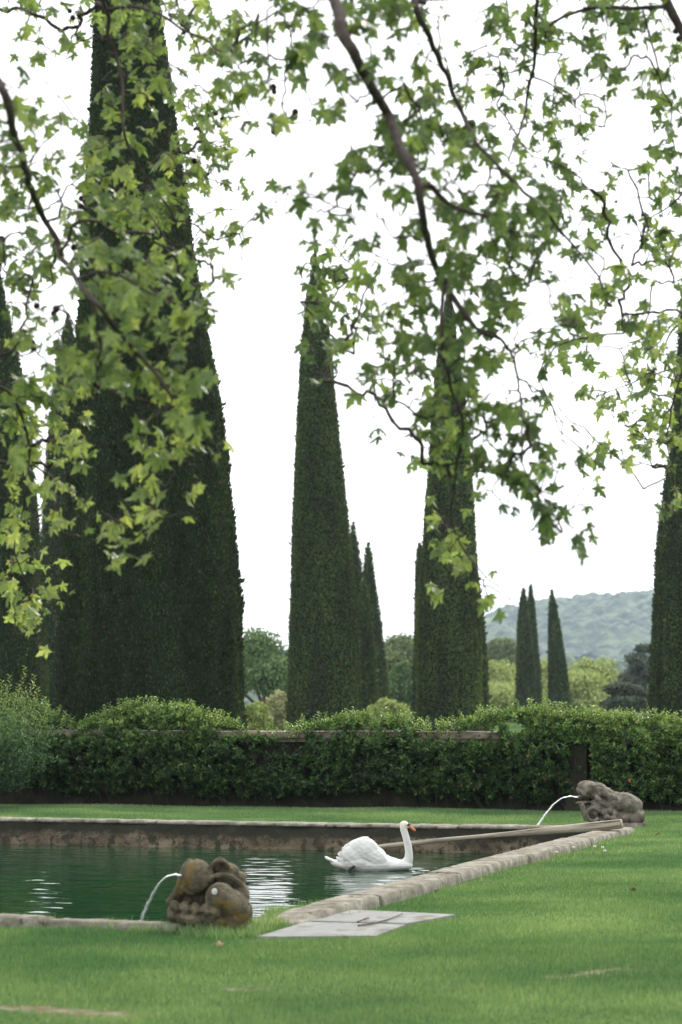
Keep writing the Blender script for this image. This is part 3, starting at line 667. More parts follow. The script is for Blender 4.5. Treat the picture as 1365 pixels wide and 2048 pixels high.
def shrub(name, x0, x1, n, lab, grp, bright=0.0, seed=0, shoots=90):
    """x0..x1 picture columns; leaves fill a mound over and in front of the wall"""
    root_x = (x0 + x1) / 2; X0 = (x0 - 682.5) / F * 37.2; X1 = (x1 - 682.5) / F * 37.2
    root = thing(name, lab, 'shrub', ((X0 + X1) / 2, wy((X0 + X1) / 2) - .3, 0), grp); off = np.array(root.location)
    x = rng.uniform(X0, X1, n); pxx = 682.5 + x * F / 37.0
    ztop = H - (np.interp(pxx, top_prof[:, 0], top_prof[:, 1]) - 1400) / F * 37.2
    ntop = np.array([fbm((a, seed, 0), 3.0) for a in x]); ztop = ztop + ntop * .06
    zb = .20 + .14 * np.array([fbm((a, seed + 5, 0), 1.7) for a in x])
    t = rng.random(n) ** .85
    z = zb + (ztop - zb) * t
    bulge = .34 + .16 * np.array([fbm((a, seed, b), 1.9) for a, b in zip(x, z)])
    shape = np.clip(np.sin(np.clip((z - .05) / (ztop + .06), 0, 1) ** .8 * math.pi) * 1.15, .12, 1)
    d = (bulge * shape) * (1 - rng.random(n) ** 2.2 * .55)
    over = z > 1.15; d = np.where(over, rng.uniform(-.35, 1, n) * .28 * np.clip((ztop - z) / .15, .15, 1) + .05, d)
    t2 = x / WD[0]; y = wy(x) - d / WN[1] * -1 * -1
    P = np.stack([x, wy(x) - d * 1.04, z], -1)
    ix = 682.5 + P[:, 0] / P[:, 1] * F; iy = 1400 + (H - P[:, 2]) / P[:, 1] * F
    k = np.ones(n, bool)
    for (a, b, c_, e, pr) in expo: k &= ~((ix > a) & (ix < b) & (iy > c_) & (iy < e) & (rng.random(n) < pr))
    gap = np.array([fbm((a * 1.0, seed + 20, b), 4.5) for a, b in zip(x, z)]); k &= ~((gap > .18) & (rng.random(n) < .85))
    P = P[k]; P = P[rng.random(len(P)) < .15]; m_ = 9; n0_ = len(P)
    ax0 = unit(rng.normal(size=(n0_, 3)) * .55 + np.array([0, -.75, .55])); tone0 = rng.normal(0, .13, n0_)
    j = np.tile(np.arange(m_), n0_); Pb = np.repeat(P, m_, 0); Ab = np.repeat(ax0, m_, 0); n = len(Pb)
    s1 = unit(np.cross(Ab, np.array([.3, .2, 1.0]))); s2 = np.cross(Ab, s1); an = j * 2.4 + np.repeat(rng.random(n0_) * 6, m_)
    axd = unit(Ab * (.15 + .09 * j)[:, None] + s1 * np.cos(an)[:, None] + s2 * np.sin(an)[:, None] + rng.normal(size=(n, 3)) * .2)
    P = Pb + Ab * (j * .012 - .05)[:, None]; nr = unit(Ab + rng.normal(size=(n, 3)) * .25)
    ix = 682.5 + P[:, 0] / P[:, 1] * F; iy = 1400 + (H - P[:, 2]) / P[:, 1] * F; k = np.ones(n, bool)
    for (a, b, c_, e, pr) in expo: k &= ~((ix > a) & (ix < b) & (iy > c_ - 2) & (iy < e + 1) & (P[:, 1] < wy(P[:, 0]) + .12) & (rng.random(n) < pr))
    P, axd, nr, j = P[k], axd[k], nr[k], j[k]; tn = np.repeat(tone0, m_)[k]; n = len(P)
    up = np.clip((P[:, 2] - .75) / .6, 0, 1)  # higher leaves coloured lighter, painting in the light on the hedge top
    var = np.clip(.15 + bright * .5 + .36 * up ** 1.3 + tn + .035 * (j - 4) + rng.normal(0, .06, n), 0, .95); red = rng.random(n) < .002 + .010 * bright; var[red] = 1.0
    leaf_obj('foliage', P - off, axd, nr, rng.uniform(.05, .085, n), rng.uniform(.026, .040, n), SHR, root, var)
    # upright young shoots
    SV, ST, sv = [], [], []; mb = MB(); cnt = 0
    for i in range(shoots):
        xx = random.uniform(X0, X1); pxx = 682.5 + xx * F / 37; zt = H - (np.interp(pxx, top_prof[:, 0], top_prof[:, 1]) - 1400) / F * 37.2
        if zt < 1.12 and random.random() < .85: continue
        b0 = np.array([xx, wy(xx) - random.uniform(-.15, .35), zt - .12]); hgt = random.uniform(.10, .27); tipv = np.array([random.gauss(0, .05), random.gauss(0, .04), hgt])
        tube(mb, [b0 - off, b0 + tipv - off], [.004, .002], 4)
        m_ = int(hgt / .016)
        for j in range(m_):
            q0 = b0 + tipv * (j + 1) / m_; a_ = j * 2.4; ad = np.array([math.cos(a_), math.sin(a_), .6]); SV.append((q0, ad))
    if SV:
        P2 = np.array([a for a, b in SV]); A2 = np.array([b for a, b in SV]); n2 = len(P2)
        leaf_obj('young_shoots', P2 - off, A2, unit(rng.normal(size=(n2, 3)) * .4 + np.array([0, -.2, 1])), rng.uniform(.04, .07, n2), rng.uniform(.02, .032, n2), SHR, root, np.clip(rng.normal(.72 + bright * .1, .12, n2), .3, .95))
        for i in range(12):
            xx = random.uniform(X0, X1); b0 = np.array([xx, wy(xx) - .12, -.02]); P3 = smooth_path([b0, b0 + [random.gauss(0, .1), -.08, .35], b0 + [random.gauss(0, .2), -.12, .8]], 5) - off
            ms = MB(); tube(ms, P3, np.linspace(.016, .006, len(P3)), 6); ms.build('stem', STEM, root, True)
        mb.build('shoot_stalks', STEM, root, True)
G_ = 'evergreen shrubs growing over the garden wall'
shrub('wall_shrub', -40, 210, 12000, 'dark shrub over the wall at the far left, low and loose on top', G_, 0, 1, 40)
shrub('wall_shrub', 200, 455, 17000, 'rounded shrub spilling over the wall in front of the largest cypress', G_, .04, 2, 130)
shrub('wall_shrub', 445, 850, 22000, 'dark leafy shrub below the bare stretch of wall cap, behind the swan', G_, -.02, 3, 110)
shrub('wall_shrub', 840, 1150, 20000, 'dense shrub beside the brown pillar, under the two twin cypresses', G_, .06, 4, 110)
shrub('wall_shrub', 1140, 1420, 19000, 'bright glossy shrub with orange leaves behind the far fountain', G_, .22, 5, 110)
# soft grey-green bush at the far left
BUSH = leaf_mat('bush_leaves', [(0, (.03, .08, .03)), (.5, (.12, .22, .075)), (1, (.40, .48, .17))], .35, .4, (1, 1, .55), spec=.5)
bx = at(-10, 1440, 36.3); bush = thing('leafy_bush', 'tall soft green bush with a long upright shoot at the left end of the wall', 'bush', (bx[0], bx[1], 0)); off = np.array(bush.location)
P = []
while len(P) < 11000:
    a = rng.normal(size=3); a /= np.linalg.norm(a); r = random.random() ** .4; q3 = np.array([bx[0] - .12, bx[1] + .3, .85]) + a * r * np.array([.95, .6, .80]) * (1 + .55 * fbm(a, 1.9) + .2 * fbm(a, 6))
    if q3[2] > .3: P.append(q3)
P = np.array(P); n = len(P); nr = unit(rng.normal(size=(n, 3)) * .6 + np.array([0, -.4, .7])); 
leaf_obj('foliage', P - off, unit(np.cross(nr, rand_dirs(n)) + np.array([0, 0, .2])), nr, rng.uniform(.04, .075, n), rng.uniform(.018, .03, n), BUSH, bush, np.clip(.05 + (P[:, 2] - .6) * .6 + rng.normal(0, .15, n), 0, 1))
mb = MB(); SV = []
for (px, py) in [(52, 1335), (70, 1352), (20, 1352), (5, 1362), (90, 1395), (100, 1410), (38, 1370), (78, 1375)]:
    tip = at(px, py, 36.4); b0 = np.array([bx[0] + (tip[0] - bx[0]) * .75, tip[1] + .1, tip[2] - .45]); tube(mb, [b0 - off, (b0 + tip) / 2 - off + np.array([.01, 0, 0]), tip - off], [.007, .005, .003], 5)
    for j in range(26):
        q0 = b0 + (tip - b0) * (j + 1) / 26; a_ = j * 2.4; SV.append((q0, np.array([math.cos(a_), math.sin(a_), .5])))
tube(mb, [(0, .2, 0), (.1, .25, .5), (-.1, .3, 1)], [.03, .02, .01], 6)
P2 = np.array([a for a, b in SV]); A2 = np.array([b for a, b in SV]); n2 = len(P2)
leaf_obj('shoots', P2 - off, A2, unit(rng.normal(size=(n2, 3)) * .4 + np.array([0, 0, 1])), .07, .032, BUSH, bush, rng.uniform(.6, 1, n2))
mb.build('stems', STEM, bush, True)

# ------------------------------------------------------------------ cypresses
CYP = leaf_mat('cypress_sprays', [(0, (.013, .023, .013)), (.5, (.040, .060, .032)), (.85, (.092, .122, .060)), (.97, (.13, .17, .085)), (1, (.18, .09, .05))], .28, .8, (1, 1, .5), patch=(1.6, (1.65, 1.75, 1.35), .42, .66), spec=.12, pscale=(1, 1, .22))
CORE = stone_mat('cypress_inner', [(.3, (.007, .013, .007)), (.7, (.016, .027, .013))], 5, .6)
BARK = stone_mat('cypress_bark', [(.3, (.06, .045, .03)), (.7, (.14, .11, .08))], 8, .8)
def cypress(rows, Y, n, ln, lab, grp='clipped cypresses beyond the garden wall', rough=.02, seed=0, tone=.06):
    rows = np.array(rows, float); yy = np.linspace(rows[0, 0], 1470, 90)
    xl = np.interp(yy, rows[:, 0], rows[:, 1]); xr = np.interp(yy, rows[:, 0], rows[:, 2])
    Pl = np.array([at(a, b, Y) for a, b in zip(xl, yy)]); Pr = np.array([at(a, b, Y) for a, b in zip(xr, yy)])
    cx = (Pl[:, 0] + Pr[:, 0]) / 2; R = (Pr[:, 0] - Pl[:, 0]) / 2 * 1.0 + ln * .08; z = Pl[:, 2]
    cx = np.append(cx, cx[-1]); R = np.append(R, R[-1] * .97); z = np.append(z, .25)
    base = np.array([cx[-1], Y, 0]); root = thing('cypress_tree', lab, 'cypress', tuple(base), grp)
    # refine rings
    zz = np.linspace(z[0], .25, 190); o_ = np.argsort(z); C = np.interp(zz, z[o_], cx[o_]) - cx[-1]; RR = np.interp(zz, z[o_], R[o_])
    K = 72; V = []; 
    for i, zi in enumerate(zz):
        for j in range(K):
            a = 2 * math.pi * j / K; q3 = (math.cos(a) * 2 + seed, math.sin(a) * 2, zi)
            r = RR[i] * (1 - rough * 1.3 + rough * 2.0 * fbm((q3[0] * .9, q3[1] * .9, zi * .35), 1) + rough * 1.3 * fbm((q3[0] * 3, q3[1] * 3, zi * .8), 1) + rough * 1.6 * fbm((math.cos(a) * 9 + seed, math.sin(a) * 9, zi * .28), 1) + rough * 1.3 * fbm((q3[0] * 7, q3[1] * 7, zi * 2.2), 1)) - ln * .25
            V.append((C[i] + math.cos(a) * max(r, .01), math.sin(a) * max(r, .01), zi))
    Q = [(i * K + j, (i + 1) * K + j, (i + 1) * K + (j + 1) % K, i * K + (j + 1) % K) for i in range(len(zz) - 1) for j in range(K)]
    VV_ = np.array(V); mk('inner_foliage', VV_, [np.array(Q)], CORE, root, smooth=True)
    w_ = RR[:-1] + .03; w_ = w_ / w_.sum(); i = rng.choice(len(zz) - 1, n, p=w_); f = rng.random(n); a = rng.random(n) * 2 * math.pi
    j = (a / (2 * math.pi) * K).astype(int) % K; fa = a / (2 * math.pi) * K - j
    G = VV_.reshape(len(zz), K, 3)
    P = (G[i, j] * (1 - fa)[:, None] + G[i, (j + 1) % K] * fa[:, None]) * (1 - f)[:, None] + (G[i + 1, j] * (1 - fa)[:, None] + G[i + 1, (j + 1) % K] * fa[:, None]) * f[:, None]
    outd = np.stack([np.cos(a), np.sin(a), np.zeros(n)], -1); P = P + outd * rng.uniform(-.3, .35, n)[:, None] * ln
    axd = unit(outd * rng.uniform(.05, .65, n)[:, None] + np.array([0, 0, 1.0]) + rng.normal(size=(n, 3)) * .42)
    stray = rng.random(n) < .003; axd[stray] = unit(outd[stray] * 1.0 + np.array([0, 0, .9])); L_ = ln * rng.uniform(.6, 1.35, n); L_[stray] *= 1.9
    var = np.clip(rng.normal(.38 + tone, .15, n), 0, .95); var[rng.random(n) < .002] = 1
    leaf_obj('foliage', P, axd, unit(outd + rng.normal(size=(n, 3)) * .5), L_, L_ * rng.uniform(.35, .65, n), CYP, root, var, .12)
    mb = MB(); tube(mb, [(0, 0, -.1), (0, 0, .5), (0, 0, 2)], [RR[-1] * .22, RR[-1] * .16, RR[-1] * .12], 12, wob=.1); mb.build('trunk', BARK, root, True)
    return root
cypress([(-900, 225, 245), (-500, 210, 285), (-100, 194, 312), (0, 192, 320), (50, 188, 325), (120, 184, 335), (260, 179, 355), (420, 168, 380), (560, 159, 400), (680, 152, 420), (800, 144, 440), (940, 134, 462), (1080, 126, 478), (1250, 118, 488), (1430, 114, 493), (1470, 113, 494)], 41.5, 170000, .058, 'largest and nearest dark cypress, its top cut off by the frame', rough=.02, seed=1, tone=-.06)  # low tone puts the plane trees' shade into the foliage colour
cypress([(497, 630, 632), (530, 625, 637), (560, 620, 642), (600, 613, 650), (700, 603, 662), (800, 597, 672), (950, 590, 687), (1100, 584, 703), (1200, 582, 713), (1300, 578, 719), (1450, 573, 726), (1470, 573, 727)], 74, 70000, .085, 'tall pointed cypress in the middle of the picture, its whole tip against the sky', rough=.02, seed=2, tone=.28)
cypress([(575, 896, 898), (640, 885, 908), (700, 877, 916), (800, 867, 930), (950, 856, 945), (1100, 846, 953), (1200, 838, 959), (1300, 832, 963), (1450, 829, 966), (1470, 829, 967)], 78, 66000, .085, 'cypress with its upper half behind plane leaves, between the middle one and the twin tips', rough=.02, seed=3, tone=.36)
cypress([(250, 1398, 1402), (450, 1383, 1418), (620, 1362, 1438), (900, 1340, 1462), (1100, 1313, 1485), (1250, 1303, 1493), (1430, 1297, 1500), (1470, 1296, 1501)], 64, 60000, .08, 'broad cypress cut by the right edge of the frame', rough=.02, seed=4, tone=.18)
cypress([(300, -16, -14), (560, -32, 2), (640, -48, 20), (750, -70, 44), (1000, -100, 74), (1200, -115, 88), (1430, -125, 98), (1470, -126, 99)], 58, 55000, .075, 'cypress at the left edge with a brown dead streak, cut off by the frame', rough=.012, seed=5)
cypress([(632, 136, 139), (660, 127, 147), (700, 118, 152), (800, 104, 165), (950, 90, 180), (1100, 82, 190), (1430, 70, 205), (1470, 70, 206)], 84, 30000, .095, 'slim cypress peeping out between the left edge one and the largest', rough=.008, seed=6, tone=.20)
sm = [([(1048, 706, 708), (1080, 700, 714), (1150, 693, 724), (1250, 688, 735), (1470, 680, 752)], 112, 'left of two slim tips just right of the middle cypress'),
      ([(1087, 736, 738), (1110, 732, 743), (1150, 727, 748), (1250, 722, 762), (1350, 718, 773), (1470, 714, 785)], 122, 'right of two slim tips just right of the middle cypress'),
      ([(1165, 727, 729), (1200, 720, 737), (1300, 712, 748), (1470, 704, 760)], 98, 'short slim cypress low between the middle cypress and its neighbours'),
      ([(1088, 839, 841), (1110, 835, 845), (1150, 833, 850), (1470, 826, 862)], 120, 'slim cypress hugging the left side of the leaf-screened one'),
      ([(1140, 948, 950), (1200, 942, 962), (1300, 935, 971), (1470, 930, 978)], 95, 'cypress half hidden behind the right side of the leaf-screened one'),
      ([(1178, 1046, 1048), (1210, 1040, 1055), (1260, 1036, 1062), (1350, 1034, 1070), (1470, 1032, 1074)], 150, 'left of the twin small cypresses before the hill'),
      ([(1170, 1061, 1063), (1200, 1057, 1068), (1260, 1053, 1073), (1350, 1048, 1081), (1470, 1044, 1087)], 158, 'right and taller of the twin small cypresses before the hill'),
      ([(1182, 1103, 1105), (1210, 1100, 1112), (1260, 1098, 1121), (1350, 1098, 1135), (1470, 1098, 1147)], 150, 'small lone cypress standing before the wooded hill')]
for i, (rw, Y, lb) in enumerate(sm): cypress(rw, Y, 14000, .14, lb, rough=.012, seed=10 + i, tone=.22)

# ------------------------------------------------------------------ background trees
def bgmat(name, a, b_, c_): return leaf_mat(name, [(0, a), (.55, b_), (1, c_)], .3, .7, (1, 1, .6), spec=.2)
BM = {'green': bgmat('oak_leaves', (.06, .11, .05), (.13, .21, .09), (.24, .32, .14)), 'lime': bgmat('lime_leaves', (.17, .23, .08), (.32, .39, .14), (.46, .50, .22)),
      'olive': bgmat('olive_leaves', (.09, .13, .06), (.18, .23, .11), (.30, .34, .17)), 'dark': bgmat('cedar_needles', (.045, .065, .05), (.09, .12, .09), (.15, .18, .13)), 'pale': bgmat('pale_leaves', (.22, .24, .11), (.36, .37, .20), (.50, .48, .30))}
def bgtree(pxc, ptop, pbot, wpx, Y, mat, lab, name='broadleaf_tree', n=7000, leaf=None, flat=0, cat='tree', grp='trees in the valley beyond the wall'):
    s = Y / F; c0 = at(pxc, 1400, Y); zt = H + (1400 - ptop) * s; zb = max(.3, H + (1400 - pbot) * s); wr = wpx * s / 2
    root = thing(name, lab, cat, (c0[0], Y, 0), grp); n_l = 14; lob = []
    for i in range(n_l):
        a = random.random() * 6.28; t = random.random(); rr = wr * (.75 if t < .6 else .45) * math.sqrt(random.random())
        lob.append((rr * math.cos(a), rr * math.sin(a), zb + (zt - zb) * (.25 + .58 * t), wr * random.uniform(.32, .48)))
    lob.append((0, 0, zt - wr * .35, wr * .38))
    P = []; D = []
    for i in range(n):
        l = lob[random.randrange(len(lob))]; d = np.array([random.gauss(0, 1) for _ in range(3)]); d /= np.linalg.norm(d)
        hz = min(l[3], (zt - zb) * .3) * (.35 if flat else 1); r = random.uniform(.6, 1.08)
        p_ = np.array(l[:3]) + d * np.array([l[3], l[3], hz]) * r
        if p_[2] > .1: P.append(p_); D.append(d)
    P = np.array(P); D = np.array(D); n = len(P); nr = unit(D + rng.normal(size=(n, 3)) * .6); lf = leaf or max(.12, 8 * s)
    leaf_obj('crown', P, np.cross(nr, rand_dirs(n)), nr, lf * rng.uniform(.6, 1.4, n), lf * rng.uniform(.4, .9, n), BM[mat], root, np.clip(rng.normal(.5, .22, n), 0, 1))
    mb = MB(); tube(mb, [(0, 0, -.1), (.02 * wr, 0, zb), (0, 0, zb + (zt - zb) * .6)], [wr * .10, wr * .07, wr * .03], 8)
    for l in lob[:5]: tube(mb, [(0, 0, zb * .9 + .1), ((l[0]) * .5, l[1] * .5, (zb + l[2]) / 2), l[:3]], [wr * .05, wr * .035, wr * .015], 5)
    mb.build('trunk', BARK, root, True)
for a_ in [(530, 1262, 1425, 175, 118, 'green', 'round green tree seen between the largest and the middle cypress'),
           (470, 1275, 1425, 120, 135, 'green', 'green tree mostly hidden behind the largest cypress'),
           (562, 1385, 1470, 80, 88, 'pale', 'pale yellow bush at the foot of the middle cypress'),
           (512, 1408, 1470, 60, 84, 'lime', 'bright green bush at the foot of the largest cypress'),
           (800, 1272, 1400, 130, 175, 'olive', 'olive green tree left of the leaf-screened cypress'),
           (808, 1325, 1440, 75, 130, 'green', 'rounder darker tree low beside the leaf-screened cypress'),
           (770, 1400, 1460, 90, 92, 'lime', 'low light green bush between the slim tips and the leaf-screened cypress'),
           (1010, 1282, 1350, 100, 260, 'olive', 'dull olive tree below the hill, left of the twin cypresses'),
           (985, 1330, 1450, 170, 215, 'lime', 'yellow-green tree left of the twin cypresses'),
           (1092, 1326, 1450, 150, 230, 'lime', 'yellow-green tree between the twin and the lone cypress'),
           (1185, 1322, 1450, 150, 210, 'lime', 'yellow-green round tree right of the lone cypress'),
           (1140, 1350, 1450, 210, 190, 'lime', 'wide low yellow-green tree behind the lone cypress'),
           (1020, 1372, 1450, 200, 185, 'lime', 'low yellow-green tree spreading behind the twin cypresses')]: bgtree(*a_)
for a_ in [(1255, 1362, 1432, 110, 105, 'dark', 'dark spreading cedar at the left foot of the right edge cypress'),
           (1290, 1282, 1420, 90, 190, 'dark', 'distant grey pine rising beside the right edge cypress')]: bgtree(*a_, name='cedar_tree', flat=1, n=6500)
# far woods and hill
FOREST = stone_mat('forest_canopy', [(.40, (.014, .030, .034)), (.5, (.040, .072, .060)), (.60, (.11, .15, .105))], .09, .0, spots=[(.012, (.13, .18, .11), .52, .64)])
def ridge(name, pts, Y, depth, mat, lump=5.0, kind='structure'):
    pts = np.array(pts, float); X = np.array([at(a, 1400, Y)[0] for a in pts[:, 0]]); Z = H + (1400 - pts[:, 1]) / F * Y
    xs = np.linspace(X[0], X[-1], 620); zs = np.interp(xs, X, Z); m_ = 110; V = []
    for j in range(m_):
        t = j / (m_ - 1)
        for x_, z_ in zip(xs, zs):
            env = math.sin(min(1, t * 1.25) * math.pi / 2) if t < .8 else 1 - (t - .8) * 2
            y_ = Y - depth + depth * 1.25 * t; b_ = abs(fbm((x_, y_, 0), 1 / (lump * 2.2), 2)) * lump * 1.1 + fbm((x_, y_, 3), 1 / (lump * .7), 2) * lump * .35
            V.append((x_, y_, -6 + (z_ + 6) * env + b_ - lump * .5))
    nX = len(xs); Q = [(j * nX + i, j * nX + i + 1, (j + 1) * nX + i + 1, (j + 1) * nX + i) for j in range(m_ - 1) for i in range(nX - 1)]
    return struct(mk(name, V, [np.array(Q)], mat, smooth=True), kind)
ridge('hill', [(-900, 1400), (500, 1330), (700, 1300), (840, 1278), (900, 1258), (960, 1238), (1000, 1222), (1060, 1208), (1130, 1202), (1210, 1194), (1300, 1189), (1400, 1184), (1900, 1170), (2500, 1200)], 1700, 750, FOREST, 5.5)
ridge('woods', [(-900, 1300), (300, 1290), (480, 1300), (600, 1305), (800, 1300), (960, 1312), (1060, 1318), (1150, 1312), (1230, 1322), (1320, 1312), (1500, 1310), (2300, 1300)], 640, 170, FOREST, 5, 'stuff')

# ------------------------------------------------------------------ plane trees
def plane_leaf():
    h = [(0, 0), (.10, -.08), (.22, -.05), (.30, -.13), (.44, -.20), (.33, -.02), (.42, .03), (.30, .10), (.24, .14), (.40, .17), (.44, .27), (.50, .26), (.66, .50), (.47, .44), (.44, .56), (.34, .42), (.15, .30), (.18, .50), (.29, .58), (.17, .66), (.14, .78), (0, 1.02)]
    pts = h + [(-x, y) for x, y in h[-2:0:-1]]
    V = [(0, .24, 0)] + [(x, y, 0) for x, y in pts]
    V = np.array(V); V[:, 2] = -.30 * np.abs(V[:, 0]) ** 1.3 - .22 * np.clip(V[:, 1] - .2, 0, 1) ** 1.5 + .03 * np.sin(V[:, 0] * 20)
    V[0, 2] = .02
    n = len(V) - 1; T = np.array([(0, 1 + i, 1 + (i + 1) % n) for i in range(n)]); return V, T
LV, LT = plane_leaf()
PLANE = leaf_mat('plane_leaves', [(0, (.065, .115, .045)), (.4, (.150, .225, .092)), (.75, (.295, .375, .135)), (1, (.49, .54, .22))], .55, .35, (1.15, 1.15, .65), spec=.35)
PBARK = stone_mat('plane_bark', [(.3, (.03, .022, .020)), (.6, (.075, .058, .050)), (.8, (.16, .14, .12))], 9, .6)
SEED = plain('seed_ball', (.045, .018, .018), .9, bump=1, bscale=200)
# picture density of foliage, 45.5 px cells, 0..9
D_ = """
352457656332565688310135336651
322536623645564577111466657661
141016433565451367535466423515
200014531443313234215322324346
511132642450433135663343544045
544203324411120026657633534004
532364155520000578867544420035
742554445400011367676546541156
844377752142243435667777654355
841388771142124334456778724335
665534245340024366544656652354
577678862510043254466556342145
355378865300045465566565535531
453057766200024564566441566531
341256326100002564785452557653
455677541000015455676555640466
346777775000003166685533001466
765662576000000154465545124334
865500577000000031566656214565
776300577200000000476533004245
766500341000000000246654333443
555300444000000000002466410012
545122611000000000443035430005
524156400000000000045001320001
530004200000000000045000000000
651000000000000000055200000000
572000000000000000000410000000
362000000000000000000000000000
010000000000000000000000000000
""".split()
DP = np.array([(0, 200, 11), (200, 600, 11.3), (330, 780, 12), (60, 1200, 16.5), (60, 900, 15), (40, 560, 14), (230, 100, 15), (400, 300, 15.5), (280, 1060, 13), (460, 350, 16), (560, 200, 13), (700, 100, 11.2), (800, 400, 11), (950, 400, 11.5), (900, 650, 12), (650, 550, 15), (1040, 900, 12.5), (1100, 1000, 12.5), (920, 1100, 15), (1060, 200, 14.5), (1150, 600, 12.5), (1250, 600, 15), (1250, 100, 13.5), (1350, 250, 15), (1300, 400, 16), (1200, 750, 18), (1300, 850, 18), (1350, 1000, 17), (100, 50, 15), (640, 380, 11)])
def depth(px, py):
    d = (DP[:, 0] - px) ** 2 + (DP[:, 1] - py) ** 2 + 400; w_ = 1 / d ** 1.6; return float((w_ * DP[:, 2]).sum() / w_.sum())
LT_POS = np.array([-4.6, 12.5, 0]); RT_POS = np.array([6.2, 16.0, 0])
ptl = thing('plane_tree', 'plane tree standing outside the left of the frame, its boughs hanging across the sky', 'plane tree', tuple(LT_POS), 'plane trees framing the view')
ptr = thing('plane_tree', 'plane tree standing outside the right of the frame, its boughs hanging in at the right', 'plane tree', tuple(RT_POS), 'plane trees framing the view')
def pj(px, py, Y=None): return at(px, py, Y if Y else depth(px, py))
BR = []   # tree, [world points], [radius metres]
def br(tree, pre, pix, r0, r1, Y=None):
    pts = [np.array(p_, float) for p_ in pre] + [pj(p_[0], p_[1], (Y or depth(*p_)) - .35) for p_ in pix]; n = len(pts)
    np_ = len(pre); R = [r0 * 1.0 + (.09 - r0) * (1 - i / max(1, np_)) ** 1.0 for i in range(np_)] + list(np.linspace(r0, r1, n - np_))
    P4 = smooth_path([(*p_, r) for p_, r in zip(pts, R)], 6); BR.append((tree, P4))
TL = lambda x, y, z: LT_POS + np.array([x, y, z]); TR = lambda x, y, z: RT_POS + np.array([x, y, z])
br(0, [TL(.1, 0, 3.2), TL(1.2, -.5, 4.6), TL(2.0, -1.1, 4.7)], [(-60, 120), (0, 170), (20, 215), (28, 260), (45, 310), (60, 370), (85, 430), (112, 475), (125, 515), (150, 550), (182, 595), (220, 640), (262, 690), (290, 725), (325, 770), (345, 800)], .021, .008)
br(0, [], [(186, 598), (196, 650), (200, 700), (195, 750), (182, 800)], .010, .004)
br(0, [], [(160, 555), (215, 543), (290, 580), (345, 605), (412, 625)], .008, .003)
br(0, [TL(.1, .1, 5.5), TL(1.5, .6, 6.6), TL(2.6, 1.0, 6.4)], [(190, -60), (205, 0), (216, 35), (216, 70), (232, 110), (243, 160), (247, 250), (255, 290), (272, 325), (300, 362)], .015, .005)
br(0, [], [(212, 20), (265, 14), (320, 30), (380, 65), (420, 85), (455, 110), (472, 130)], .011, .004)
br(0, [], [(300, 100), (340, 130), (370, 150), (398, 182), (405, 215), (390, 260)], .005, .002)
br(0, [TL(.1, 0, 5.0), TL(1.8, -.8, 6.9), TL(3.5, -1.3, 6.6)], [(620, -110), (655, -30), (676, 20), (688, 70), (710, 110), (735, 160), (762, 207), (782, 240), (800, 290), (820, 330), (838, 372), (846, 430), (856, 480), (870, 530), (890, 565), (918, 615), (946, 655)], .030, .014)
br(0, [], [(838, 372), (866, 378), (912, 415), (990, 440), (1040, 475)], .016, .006)
br(0, [], [(946, 655), (990, 668), (1022, 705), (1035, 745), (1040, 780), (1043, 840), (1046, 900), (1052, 935), (1085, 985), (1130, 1030)], .009, .003)
br(0, [], [(890, 565), (884, 650), (890, 720), (905, 790), (925, 850), (912, 940), (905, 1040), (930, 1100), (960, 1140), (1000, 1175)], .011, .003)
br(0, [TL(2.6, -1.1, 6.8), TL(3.8, -1.0, 6.7)], [(815, -60), (830, 0), (842, 40), (862, 80), (880, 125), (900, 160), (908, 190), (932, 242), (960, 290), (1010, 345), (1070, 400), (1130, 470), (1190, 540), (1215, 600)], .019, .005)
br(0, [TL(2.4, -.2, 6.6)], [(530, -60), (535, 20), (533, 90), (540, 200), (552, 270), (570, 330), (600, 385)], .006, .0015, 11)
br(0, [TL(.1, .2, 4.5), TL(.8, 1.0, 4.2)], [(-90, 700), (-20, 760), (30, 800), (60, 900), (50, 1000), (30, 1100), (60, 1180)], .012, .004)
br(1, [TR(-.1, 0, 4.5), TR(-2.2, -1.0, 7.2), TR(-3.5, -1.4, 7.0)], [(1085, -70), (1074, 0), (1071, 70), (1067, 130), (1060, 175), (1050, 230), (1034, 275), (1018, 320)], .012, .006)
br(1, [], [(1067, 130), (1000, 145), (975, 90), (985, 30)], .005, .002)
br(1, [], [(1000, 120), (1008, 180), (995, 210), (1012, 235), (1034, 272), (1062, 310), (1110, 325), (1150, 350), (1180, 380)], .006, .003)
br(1, [], [(1062, 155), (1100, 170), (1140, 200), (1170, 225), (1195, 235)], .006, .003)
br(1, [TR(0, 0, 4.0), TR(-1.8, -.9, 6.2), TR(-2.6, -1.4, 5.9)], [(1315, -60), (1330, 0), (1348, 32), (1372, 75), (1420, 160)], .030, .022, 13.5)
br(1, [], [(1328, 13), (1265, 15), (1185, 18), (1130, 35), (1100, 52), (1090, 75)], .013, .006)
br(1, [], [(1285, 20), (1300, 70), (1315, 130), (1325, 180), (1348, 215), (1380, 240)], .007, .004)
br(1, [], [(1420, 160), (1400, 300), (1370, 380), (1330, 420), (1290, 440)], .009, .004)
br(1, [TR(0, .2, 3.2), TR(-1.4, .8, 4.6), TR(-2.4, 1.3, 4.4)], [(1460, 560), (1400, 610), (1370, 640), (1345, 660), (1330, 690)], .014, .005, 17.5)
br(1, [], [(1385, 625), (1370, 720), (1322, 745), (1290, 755), (1240, 775), (1200, 790)], .008, .003, 17.8)
br(1, [], [(1370, 720), (1352, 780), (1342, 830), (1335, 880), (1345, 930), (1355, 1000)], .008, .003, 17.5)
roots = (ptl, ptr); nodes = []; ntree = []
